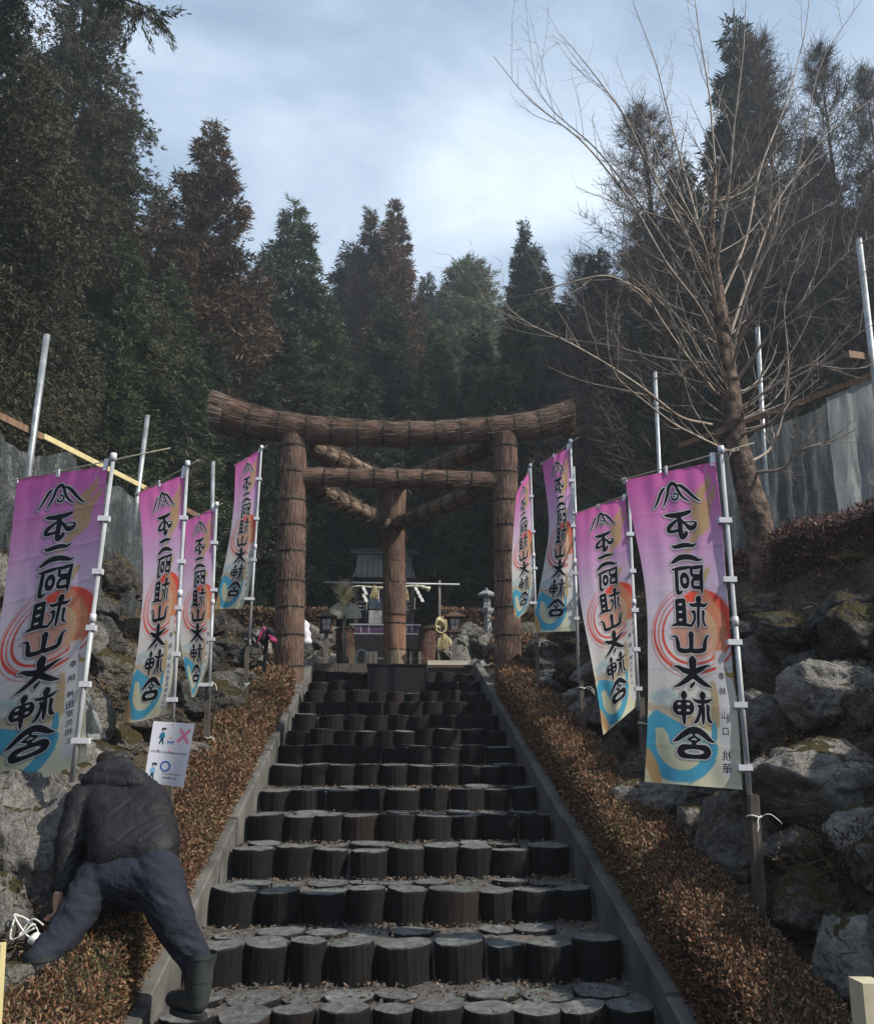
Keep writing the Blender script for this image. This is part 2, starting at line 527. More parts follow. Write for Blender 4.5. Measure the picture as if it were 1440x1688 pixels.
def log_mesh(seed, r, h, sag):
    rg = random.Random(seed)
    m = MB()
    n = 20
    ph = [rg.uniform(0, 6) for _ in range(4)]
    am = [rg.uniform(.01, .05) for _ in range(4)]
    def jr(k): 
        a_ = 2 * PI * k / n
        return 1 + am[0] * math.sin(2 * a_ + ph[0]) + am[1] * math.sin(3 * a_ + ph[1]) + am[2] * .5 * math.sin(7 * a_ + ph[2]) + rg.uniform(-.014, .014)
    J = [jr(k) for k in range(n)]
    tx, ty = rg.uniform(-.05, .05), rg.uniform(-.03, .05)
    rings = [(-h, 1.0), (-h * .5, 1.0), (-.02, 1.0), (-.006, .985), (0, .955)]
    V = []
    for z, s in rings:
        for k in range(n):
            a_ = 2 * PI * k / n
            x, y = math.cos(a_) * r * J[k] * s, math.sin(a_) * r * J[k] * s
            V.append((x, y, z + (tx * x + ty * y if z > -.1 else 0) + (rg.uniform(-.002, .002) if z == 0 else 0)))
    V2 = [(math.cos(2 * PI * k / n) * r * .5, math.sin(2 * PI * k / n) * r * .5, rg.uniform(-.004, .002)) for k in range(n)]
    V += V2 + [(0, 0, -.002)]
    F = []
    for i in range(5):
        for k in range(n):
            F.append((i * n + k, i * n + (k + 1) % n, (i + 1) * n + (k + 1) % n, (i + 1) * n + k))
    m.add(V, F)
    c = 6 * n
    m.f.append((np.array([(c, 5 * n + k, 5 * n + (k + 1) % n) for k in range(n)]), None, 0))
    me = m.mesh('log', M['log'], False)
    return me
LOGS = [log_mesh(s, .122 + .009 * (s % 4), .30, 0) for s in range(9)]
LR = [.122 + .009 * (s % 4) for s in range(9)]
for k in range(-1, 15):
    y0, z0 = step_y(k), step_z(k)
    for row in range(2 if k < 9 else 1):
        cnt = 9 if rnd.random() < .7 else (8 if rnd.random() < .5 else 10)
        pick = [(rnd.randrange(9), rnd.uniform(.88, 1.14)) for _ in range(cnt)]
        tot = sum(2 * LR[s] * c_ for s, c_ in pick)
        span = 2.40 - (.12 if row else 0)
        fit = span / tot * 1.02
        x = -1.20 + (.06 if row else 0)
        for s, c_ in pick:
            sc = c_ * fit
            r = LR[s] * sc
            o = bpy.data.objects.new('log', LOGS[s]); COL.objects.link(o); o.parent = stairs
            yy = y0 + .135 + rnd.uniform(-.022, .022) + (0.272 if row else 0)
            zz = z0 + rnd.uniform(-.020, .016) - (0.006 if row else 0)
            o.location = (x + r * .98, yy - step_y(0), zz)
            o.rotation_euler = (rnd.uniform(-.055, .045), rnd.uniform(-.05, .05), rnd.uniform(0, 6.28))
            o.scale = (sc, sc * rnd.uniform(.92, 1.06), 1)
            x += 2 * r / 1.02

# gravelly tread fill
def treads():
    V = []; F = []
    nx = 72
    xs = np.linspace(-1.22, 1.22, nx)
    rows = []
    for k in range(-1, 15):
        y0, z0 = step_y(k), step_z(k)
        rows += [(y0 + .09, z0 - .196), (y0 + .125, z0 - .16), (y0 + .14, z0 - .04)] + [(y0 + .14 + t * (TR - .10) / 6, z0 - .024) for t in range(1, 7)]
    for j, (y, z) in enumerate(rows):
        for x in xs:
            V.append((x, y + .012 * mnoise.noise(Vector((x * 9, y * 7, 1))), z + .020 * mnoise.noise(Vector((x * 5, y * 5, 0))) + .012 * mnoise.noise(Vector((x * 21, y * 21, 2)))))
    i = np.arange(len(rows) - 1)[:, None] * nx + np.arange(nx - 1)[None]
    F = np.stack([i, i + 1, i + 1 + nx, i + nx], -1).reshape(-1, 4)
    o = link('gravel_fill', np_mesh('gravel_fill', V, [(F, None, 0)], M['sand'], True), stairs)
    o['kind'] = 'stuff'
treads()

# grit and dead leaves lying on the treads
def litter():
    rg = np.random.default_rng(4)
    n = 5200
    k = rg.integers(-1, 8, n)
    x = rg.uniform(-1.2, 1.2, n)
    fy = rg.beta(2.2, 1.1, n)
    y = Y8 + TR * (k - 8) + .16 + fy * (TR - .12)
    z = CZ + RS * (k - 8) - .008 + rg.uniform(0, .008, n)
    P = np.stack([x, y, z], 1)
    D = rg.normal(size=(n, 3)); D[:, 2] *= .25
    V, F = kites(P, D, rg.uniform(.008, .035, n), rg.uniform(.006, .02, n), rg)
    o = link('leaf_litter', np_mesh('leaf_litter', V, [(F, None, 0)], M['litter']), stairs)
    o['kind'] = 'stuff'
    n = 1500
    k = rg.integers(-1, 8, n); x = rg.uniform(-1.2, 1.2, n); fy = rg.beta(3, 1, n)
    P = np.stack([x, Y8 + TR * (k - 8) + .14 + fy * (TR - .1), CZ + RS * (k - 8) - .012 + 0 * x], 1)
    s = rg.uniform(.004, .016, n)
    base = np.array([(-1, -1, -.6), (1, -.8, -.6), (.8, 1, -.6), (-1, .9, -.6), (-.5, -.5, .7), (.6, -.4, .8), (.5, .6, .6), (-.6, .5, .7)])
    V = (P[:, None] + base[None] * s[:, None, None] * rg.uniform(.6, 1.2, (n, 8, 1))).reshape(-1, 3)
    q = np.array([(0, 3, 2, 1), (4, 5, 6, 7), (0, 1, 5, 4), (1, 2, 6, 5), (2, 3, 7, 6), (3, 0, 4, 7)])
    F = (np.arange(n)[:, None, None] * 8 + q[None]).reshape(-1, 4)
    o = link('pebbles', np_mesh('pebbles', V, [(F, None, 0)], M['sand']), stairs)
    o['kind'] = 'stuff'
M['litter'] = leafmat('dead_leaf_litter', [(.2, (.045, .03, .02)), (.5, (.095, .066, .045)), (.85, (.20, .15, .105))], 3, .7, .8, .1)
litter()

# sloping concrete kerbs in segments
for s in (-1, 1):
    segs = [(2.6, 4.55), (4.57, 6.9), (6.92, 9.3), (9.32, 11.6), (11.62, 13.75)]
    for i, (ya, yb) in enumerate(segs):
        m = MB()
        off = .072 + .012 * ((i * 7 + (s > 0)) % 3)
        xi, xo = 1.215 + .004 * (i % 2), 1.322
        ns = 10
        ring = []
        for j in range(ns + 1):
            y = ya + (yb - ya) * j / ns
            za = CZ + (y - Y8) * RS / TR + off + .006 * mnoise.noise(Vector((y * 3, s, i)))
            ring += [(s * xi, y, za - .6), (s * xi, y, za - .008), (s * (xi + .01), y, za), (s * (xo - .01), y, za), (s * xo, y, za - .01), (s * xo, y, za - .6)]
        F = []
        for j in range(ns):
            for q in range(5):
                a_, b_ = j * 6 + q, j * 6 + q + 1
                F.append((a_, b_, b_ + 6, a_ + 6) if s < 0 else (a_, a_ + 6, b_ + 6, b_))
        m.add(ring, F)
        e_ = ns * 6
        m.f.append((np.array([(0, 1, 2, 3, 4, 5), (e_ + 5, e_ + 4, e_ + 3, e_ + 2, e_ + 1, e_)]), None, 0))
        m.build('kerb_segment', M['concrete'], stairs)

# timber edge of the landing
m = MB(); m.box((-.78, YTOP + .02, TOPZ - .03), (.84, .10, .13)); m.build('edge_board', M['stake'], stairs)
m = MB(); m.box((.82, YTOP + .05, TOPZ - .04), (.76, .10, .13)); m.build('edge_board', M['stake'], stairs)

# ------------------------------------------------------------------ straw gate
gate = empty('straw_torii_gate', (0, 12.0, 2.3))
tag(gate, 'three-legged shrine gate wrapped in brown straw standing over the stairway top', 'gate')
ropes = []
def straw_tube(P, R, n=36, seed=0, amp=.035, name='post', mat='bark', sq=(1, 1), pinch=None):
    """a thick bundle: ridged tube between the bindings"""
    rg = random.Random(seed)
    m = MB()
    def jit(i, k, acc):
        th = 2 * PI * k / n
        a_ = mnoise.noise(Vector((math.cos(th) * 2.2 + seed, math.sin(th) * 2.2, acc * .9))) * amp
        b_ = mnoise.noise(Vector((math.cos(th) * 9 + seed, math.sin(th) * 9, acc * 1.4))) * amp * .7
        return 1 + a_ + b_
    R = list(R)
    if pinch:
        nb_, e0, e1 = pinch
        for i in range(len(P)):
            f = i / (len(P) - 1)
            q = (f - e0) / (1 - e0 - e1) * (nb_ - 1)
            if -.4 < q < nb_ - .6: R[i] *= 1.0 - .055 * math.exp(-((q - round(q)) / .16) ** 2) + .02 * math.cos(2 * PI * (q - .5))
    m.tube(P, R, n, True, jit=jit, sq=sq)
    return m.build(name, M[mat], gate, True)

def sample(P, R, m_):
    """resample a polyline finely"""
    P = [Vector(p) for p in P]
    seg = [(P[i + 1] - P[i]).length for i in range(len(P) - 1)]
    T = np.concatenate([[0], np.cumsum(seg)])
    t = np.linspace(0, T[-1], m_)
    A = np.array([tuple(p) for p in P])
    Q = np.stack([np.interp(t, T, A[:, j]) for j in range(3)], 1)
    if len(P) > 2:
        for _ in range(m_ // 8):
            Q[1:-1] = (Q[:-2] + Q[2:]) / 4 + Q[1:-1] / 2
    return [Vector(q) for q in Q], list(np.interp(t, T, R)), T[-1]

def fray(P, R, count, seed, ln=(.05, .22), out_=.25, name='straw_strands'):
    """loose stalks lying along the bundle, tips lifting off"""
    rg = np.random.default_rng(seed)
    A = np.array([tuple(p) for p in P]); R = np.array(R)
    i = rg.integers(0, len(A) - 1, count); f = rg.uniform(0, 1, count)[:, None]
    p = A[i] * (1 - f) + A[i + 1] * f
    t = A[i + 1] - A[i]; t /= np.linalg.norm(t, axis=1, keepdims=True)
    ref = np.where(np.abs(t[:, 2:3]) < .9, np.array([[0, 0, 1.]]), np.array([[0, 1., 0]]))
    x = np.cross(t, ref); x /= np.linalg.norm(x, axis=1, keepdims=True); y = np.cross(t, x)
    th = rg.uniform(0, 2 * PI, count)[:, None]
    o = x * np.cos(th) + y * np.sin(th)
    r = (R[i] * 1.0)[:, None]
    L_ = rg.uniform(ln[0], ln[1], count)[:, None]
    sg = np.where(rg.uniform(size=(count, 1)) < .5, 1, -1)
    lift = (rg.uniform(0, 1, (count, 1)) ** 7) * out_
    side = np.cross(t, o)
    a_ = p + o * r
    b_ = a_ + t * L_ * sg + o * (L_ * lift + .001) + side * L_ * rg.normal(0, .035, (count, 1))
    V, F = prisms(a_, b_, .0030, .0012, 3)
    ob = link(name, np_mesh(name, V, [(F, None, 0)], M['strand']), gate)
    ob['kind'] = 'stuff'

def bind(P, R, n_, tangent_pad=0, name='binding_cord', ends=(.06, .06), thick=.013, skip=()):
    """cord rings round the bundle"""
    L_ = len(P) - 1
    for j in range(n_):
        if j in skip: continue
        f = ends[0] + (1 - ends[0] - ends[1]) * j / max(1, n_ - 1)
        i = min(L_ - 1, max(1, int(f * L_)))
        p = P[i]; t = (P[i + 1] - P[i - 1]).normalized(); r = R[i] * .985
        ref = Vector((0, 0, 1)) if abs(t.z) < .9 else Vector((0, 1, 0))
        x = (ref - t * ref.dot(t)).normalized(); y = t.cross(x)
        rr = random.Random(i * 7 + j)
        t1, t2 = rr.uniform(-.10, .10), rr.uniform(-.10, .10)
        ring = [p + x * math.cos(a_) * r + y * math.sin(a_) * r + t * r * (t1 * math.cos(a_) + t2 * math.sin(a_)) for a_ in np.linspace(0, 2 * PI, 25)]
        m = MB(); m.tube(ring, thick, 6, False)
        m.build(name, M['cord'], gate, True, True)

YS = 12.0
KS = 1.137
# legs
pl = [at(475, 1140, YS), at(479, 950, YS), at(482, 820, YS), at(485, 716, YS)]
pr = [at(838, 1140, YS), at(835, 950, YS), at(833, 820, YS), at(832, 716, YS)]
for seed, pts, rr_ in ((1, pl, [.194, .190, .182, .18]), (2, pr, [.182, .174, .170, .178])):
    P, R, T = sample(pts, rr_, 70)
    straw_tube(P, R, 40, seed, .04, 'leg', pinch=(9, .10, .05))
    bind(P, R, 9, ends=(.10, .05))
    fray(P, R, 2600, seed)
YB = 14.6
pb = [at(651, 1110, YB), at(650, 1000, YB), at(648, 880, YB), at(645, 800, YB)]
P, R, T = sample(pb, [.184, .184, .184, .25], 80)
k1, k2 = 15, 35
straw_tube(P[23:], [r * 1.04 for r in R[23:]], 40, 3, .05, 'leg')
straw_tube(P[9:25], R[9:25], 40, 4, .02, 'leg_core', 'redwood')
straw_tube(P[:11], [r * .99 for r in R[:11]], 40, 5, .02, 'leg_foot', 'greywood')
bind(P, R, 9, ends=(.03, .07), skip=(1, 3))
fray(P[24:], R[24:], 2400, 3, out_=.5)
# top beam with upturned flaring ends
kz = [(362, 682), (388, 690), (430, 699), (500, 708), (580, 713), (650, 716), (720, 715), (800, 709), (860, 704), (905, 697), (932, 690)]
kr = [.245, .228, .202, .178, .164, .158, .156, .160, .168, .188, .208]
P, R, T = sample([at(u, v, YS) for u, v in kz], [r * KS for r in kr], 110)
straw_tube(P, R, 44, 6, .05, 'top_beam', pinch=(12, .10, .08))
bind(P, R, 12, ends=(.10, .08))
fray(P, R, 6500, 6, (.06, .30), .22)
# ragged bevelled ends of the top beam
def brush(P, R, n, seed, back):
    rg = np.random.default_rng(seed)
    t = np.array((P[0] - P[3]).normalized()); p0 = np.array(P[0])
    ref = np.array([0, 0, 1.0]); x = np.cross(t, ref); x /= np.linalg.norm(x); y = np.cross(x, t)
    th = rg.uniform(0, 2 * PI, n); rr_ = np.sqrt(rg.uniform(0, 1, n)) * R[0]
    o = np.cos(th)[:, None] * x + np.sin(th)[:, None] * y
    up = o @ np.array([0, 0, 1.0])
    ln = .02 + (up * .5 + .5) * .13 + rg.uniform(0, .05, n)
    a_ = p0 + o * rr_[:, None] - t * .10
    b_ = p0 + o * (rr_ * 1.05)[:, None] + t * (ln * back)[:, None] + rg.normal(0, .008, (n, 3))
    V, F = prisms(a_, b_, .007, .004, 3)
    ob = link('straw_brush', np_mesh('straw_brush', V, [(F, None, 0)], M['strand']), gate); ob['kind'] = 'stuff'
brush(P, R, 2600, 61, 1.0)
brush(P[::-1], R[::-1], 2600, 62, .8)
# tie beam
P, R, T = sample([at(488, 786, YS), at(570, 787, YS), at(650, 789, YS), at(740, 791, YS), at(828, 794, YS)], [.134, .127, .138, .134, .134], 60)
straw_tube(P, R, 34, 7, .05, 'tie_beam', pinch=(7, .15, .14))
bind(P, R, 7, ends=(.15, .14))
fray(P, R, 1800, 7)
# beams running back to the rear leg
BL = [((486, 722, YS + .1), (646, 801, YB), .135, .112, 8), ((832, 724, YS + .1), (646, 801, YB), .135, .112, 9),
      ((486, 786, YS + .1), (645, 868, YB), .118, .100, 10), ((832, 792, YS + .1), (645, 868, YB), .118, .100, 11)]
for a_, b_, r0, r1, sd_ in BL:
    P, R, T = sample([at(*a_), at(*b_)], [r0 * KS, r1 * KS], 50)
    straw_tube(P, R, 30, sd_, .09, 'side_beam', 'bark_sunlit', pinch=(8, .12, .05))
    bind(P, R, 8, ends=(.12, .05))
    fray(P, R, 3200, sd_, out_=.6)
# black box standing on the top steps in front of the rear leg
bx = empty('black_box', (at(654, 1097, 12.33).x, 12.75, 2.3))
tag(bx, 'plain black wooden box standing in the middle of the topmost steps', 'box')
c = at(654, 1097, 12.33)
wd = (at(702, 1097, 12.33).x - c.x) * 2
m = MB(); m.box((c.x, 12.78, c.z - .26), (wd, .9, .52)); m.build('box_body', M['black'], bx)
m = MB(); m.box((c.x, 12.78, c.z + .012), (wd + .03, .93, .022)); m.build('lid', M['black'], bx)
# ------------------------------------------------------------------ boulders
def boulder_mesh(seed, sub=5):
    rg = random.Random(seed)
    bm = bmesh.new()
    bmesh.ops.create_icosphere(bm, subdivisions=sub, radius=1)
    planes = []
    for _ in range(rg.randint(11, 17)):
        d = Vector((rg.gauss(0, 1), rg.gauss(0, 1), rg.gauss(0, 1))).normalized()
        planes.append((d, rg.uniform(.60, .92)))
    off = Vector((seed * 3.1, 0, 0))
    for v in bm.verts:
        d = v.co.normalized()
        dj = (d + mnoise.noise_vector(d * 2.3 + off) * .12).normalized()
        r = 1.0
        for pn, h in planes:
            c = dj.dot(pn)
            if c > .05: r = min(r, h / c)
        n = mnoise.fractal(d * 1.7 + off, 1.0, 2.0, 4) * .09
        n += (1 - abs(mnoise.noise(d * 3.4 + off)) * 2.6) * .045          # ridges and ledges
        n += mnoise.fractal(d * 8 + off, .7, 2.1, 5) * .035
        n += (1 - abs(mnoise.noise(d * 13 + off)) * 2.4) * .014
        v.co = d * (r + n)
    me = bpy.data.meshes.new('boulder')
    bm.to_mesh(me); bm.free()
    for p in me.polygons: p.use_smooth = True
    me.materials.append(M['rock'])
    return me
NB = 10
BM = [boulder_mesh(s * 3 + 1) for s in range(NB)]
banks = {}
for s, nm, lb in ((-1, 'rock_bank', 'bank of stacked grey boulders on the sunlit side with the bending person'),
                  (1, 'rock_bank', 'shaded bank of mossy boulders below the bare garden tree')):
    b = empty(nm, (s * 2.2, 7, zs(7)))
    tag(b, lb, 'rock bank')
    banks[s] = b
rnd = random.Random(11)
PLACED = []
def put_boulder(p, r, mk='rock', sq=(1, .8, .75), side=None, seed=None, parent=None, rz=None, tilt=.5):
    s = rnd.randrange(NB) if seed is None else seed
    par = parent or banks[1 if p[0] > 0 else -1]
    o = bpy.data.objects.new('boulder', BM[s])
    COL.objects.link(o)
    o.material_slots[0].link = 'OBJECT'; o.material_slots[0].material = M[mk]
    o.parent = par
    o.location = Vector(p) - par.location
    o.rotation_euler = (rnd.uniform(-tilt, tilt), rnd.uniform(-tilt, tilt), rnd.uniform(0, 6.28) if rz is None else rz)
    o.scale = (r * sq[0], r * sq[1], r * sq[2])
    PLACED.append((p[0], p[1], p[2], r))
    return o
def hit(u, v, off=0.0):
    """where the sight line through u, v meets the ground"""
    d = RM @ Vector(((u - 720) / FPX, (844 - v) / FPX, -1))
    o = Vector((CX, CY, CZ)); t = 1.5
    while t < 60:
        p = o + d * t
        if p.z < H(p.x, p.y) + off: return p
        t += .03
    return p
# the boulders one can single out in the photograph: u, v, radius in photo px, material
KEY = [(60, 1420, 118, 'rock_pale', (1.1, .8, 1.1)), (55, 1340, 55, 'rock_pale', (1.2, .8, .5)),
       (160, 1005, 30, 'rock_dark', (1.1, 1, .7)), (185, 1110, 45, 'rock_moss', (1.1, .8, .8)), (140, 1060, 32, 'rock', (.9, .8, 1.1)),
       (215, 1045, 38, 'rock_moss', (1.2, .8, .7)), (215, 1180, 42, 'rock', (1.3, .8, .6)), (120, 1185, 50, 'rock', (1, .8, 1)),
       (300, 1240, 36, 'rock', (1.3, .8, .8)), (150, 1245, 40, 'rock_moss', (1.2, .8, .7)), (375, 1070, 36, 'rock_dark', (1.3, .8, .6)),
       (400, 1120, 28, 'rock', (1.3, .8, .7)), (355, 1150, 36, 'rock_moss', (1.1, .8, .9)), (300, 1150, 34, 'rock_dark', (1.3, .8, .8)),
       (425, 1060, 26, 'rock_pale', (.9, .7, .8)), (330, 1040, 26, 'rock_moss', (1.4, .8, .5)),
       (1385, 1135, 72, 'rock_pale', (1.05, .8, .9)), (1395, 1010, 48, 'rock_dark', (1.2, .8, .8)), (1425, 1045, 50, 'rock_moss', (1.0, .8, 1)),
       (1320, 1040, 52, 'rock_moss', (1.3, .8, .8)), (1245, 1000, 38, 'rock_moss', (1.5, .8, .6)), (1235, 1045, 38, 'rock_dark', (1.3, .8, .7)),
       (1255, 1080, 30, 'rock', (.9, .8, 1.1)), (1370, 1290, 95, 'rock_pale', (1.3, .8, .7)), (1270, 1200, 60, 'rock', (.9, .8, 1)),
       (1230, 1400, 75, 'rock', (.95, .8, 1.05)), (1110, 1320, 60, 'rock_pale', (1.4, .8, .9)), (1320, 1400, 50, 'rock_pale', (1.1, .8, .8)),
       (1420, 1600, 60, 'rock_pale', (1, .8, 1.1)), (1350, 1500, 55, 'rock_moss', (1, .8, 1)), (1260, 1490, 36, 'rock_dark', (1.2, .8, .7)),
       (1000, 1180, 34, 'rock', (1, .8, 1.1)), (960, 1100, 30, 'rock_moss', (1.4, .8, .8)), (900, 1070, 24, 'rock', (1.2, .8, .7)), (925, 1120, 28, 'rock_pale', (1.3, .8, .7)),
       (1090, 1180, 34, 'rock_dark', (1, .8, 1)), (1020, 1260, 34, 'rock_moss', (1.2, .8, .8)), (870, 1040, 20, 'rock_moss', (1.3, .8, .7))]
for u, v, r, mk, sq in KEY:
    p = hit(u, v, .12)
    rr_ = r * (p - Vector((CX, CY, CZ))).length / FPX
    p = p + Vector((0, .25 * rr_, -.1 * rr_))
    put_boulder(p, rr_ * 1.12, mk, (sq[0], .95, sq[2]), rz=rnd.uniform(-.5, .5), tilt=.22)
# the rest of the banks
for it in range(2600):
    s = -1 if it % 2 else 1
    y = rnd.uniform(1.2, 16.4)
    ax = rnd.uniform(1.75, 5.2)
    x = s * ax
    z = H(x, y)
    top = z > 2.95 and ax > 2.5
    if top and (rnd.random() > .10 or ax > 3.1): continue
    if y > 13.6 and ax < 1.9: continue
    if s > 0 and z > 2.55 and ax > 2.5 and 4 < y < 10: continue
    r = rnd.choice([.16, .2, .24, .3, .36, .44])
    if abs(ax - 1.72) < r * .6: continue
    if min(((x - a_) ** 2 + (y - b_) ** 2 + (z - c_) ** 2) ** .5 - .74 * (r + q) for a_, b_, c_, q in PLACED) < 0: continue
    put_boulder((x, y, z + r * .15), r, rnd.choice(['rock', 'rock_moss', 'rock_dark', 'rock', 'rock_pale']), (rnd.uniform(.9, 1.3), rnd.uniform(.9, 1.2), rnd.uniform(.65, .95)))
put_boulder(at(-14, 1600, 4.72), .26, 'rock', (1.1, .9, 1.1))
put_boulder(at(-40, 1680, 4.2), .26, 'rock', (1.1, .9, 1.0))
# terrace wall boulders each side of the shrine steps
tw = {}
for s in (-1, 1):
    b = empty('terrace_wall', (s * 3, 16.7, TOPZ))
    tag(b, ('pale' if s > 0 else 'dark') + ' boulder wall holding up the shrine terrace beside the ' + ('right' if s > 0 else 'left') + ' wooden lantern', 'rock wall')
    for it in range(42):
        x = s * rnd.uniform(1.15, 5.5); z = TOPZ + rnd.uniform(0, .95)
        put_boulder((x, 16.75 + (z - TOPZ) * .4, z), rnd.uniform(.2, .42), rnd.choice(['rock_pale', 'rock'] if s > 0 else ['rock', 'rock_dark']), (1.2, .7, .75), parent=b)
    tw[s] = b

# undergrowth, moss cushions and dry grass on the banks
def undergrowth():
    rg = np.random.default_rng(8)
    for s in (-1, 1):
        P = []; D = []
        cl = []
        for _ in range(210):
            y = rg.uniform(1.5, 16.2); ax = rg.uniform(1.8, 4.6)
            cl.append((s * ax, y, rg.uniform(.10, .26)))
        for u, v, r in ([(1330, 1110, .30), (1290, 1175, .2), (1300, 1130, .25), (1405, 1385, .34), (1430, 1350, .3), (1380, 1400, .25), (1320, 1470, .2), (1270, 1330, .18)] if s > 0 else
                        [(130, 1130, .16), (240, 1140, .2), (270, 1210, .2), (180, 1300, .1), (330, 1190, .2)]):
            p = hit(u, v, .15); cl.append((p.x, p.y, r))
        for x, y, r in cl:
            n = int(520 * (r / .2) ** 1.5)
            d = rg.normal(size=(n, 3)); d[:, 2] = np.abs(d[:, 2]) * .8 + .05; d /= np.linalg.norm(d, axis=1, keepdims=True)
            lump = 1 + .35 * np.sin(d[:, :1] * 5 + x * 7) * np.cos(d[:, 1:2] * 6 + y * 5)
            q = d * lump * rg.uniform(.55, 1, (n, 1)) ** .5 * np.array([r, r, r * .62])
            z = H(x, y)
            P.append(q + [x, y, z - .02]); D.append(d * .8 + rg.normal(0, .45, (n, 3)) + [0, 0, .3])
        P = np.concatenate(P); D = np.concatenate(D)
        V, F = kites(P, D, rg.uniform(.016, .036, len(P)), rg.uniform(.006, .013, len(P)), rg)
        o = link('undergrowth', np_mesh('undergrowth', V, [(F, None, 0)], M['scrub']))
        tagk(o, 'stuff')
        # fallen leaves and grit lying on the bank soil
        k = 26000
        y = rg.uniform(1.2, 16, k); ax = rg.uniform(1.7, 4.8, k)
        q = np.array([(s * a_, b_, H(s * a_, b_) + .012) for a_, b_ in zip(ax, y)]) + rg.normal(0, .012, (k, 3))
        V, F = kites(q, rg.normal(size=(k, 3)) * [1, 1, .5], rg.uniform(.02, .06, k), rg.uniform(.01, .03, k), rg)
        o = link('fallen_leaves', np_mesh('fallen_leaves', V, [(F, None, 0)], M['litter']))
        tagk(o, 'stuff')
        # dry grass tufts
        A = []; B = []
        for _ in range(150):
            y = rg.uniform(1.8, 14); x = s * rg.uniform(1.75, 4.2); z = H(x, y) + .02
            n = 26
            a_ = np.array([x, y, z]) + rg.normal(0, .03, (n, 3)) * [1, 1, .2]
            d = rg.normal(0, 1, (n, 3)); d[:, 2] = np.abs(d[:, 2]) * .6 + .2
            d /= np.linalg.norm(d, axis=1, keepdims=True)
            ln = rg.uniform(.08, .26, (n, 1))
            m_ = a_ + d * ln * .6; A += [a_, m_]; B += [m_, m_ + (d - [0, 0, .6]) * ln * .5]
        V, F = prisms(np.concatenate(A), np.concatenate(B), .002, .001, 3)
        o = link('dry_grass', np_mesh('dry_grass', V, [(F, None, 0)], M['drygrass']))
        tagk(o, 'stuff')
M['scrub'] = leafmat('brown_scrub', [(.25, (.030, .018, .014)), (.45, (.070, .038, .026)), (.6, (.10, .055, .03)), (.75, (.075, .070, .024))], 1.6, .5)
M['drygrass'] = leafmat('dry_grass', [(.2, (.14, .09, .05)), (.8, (.34, .26, .15))], 2, .6)
undergrowth()

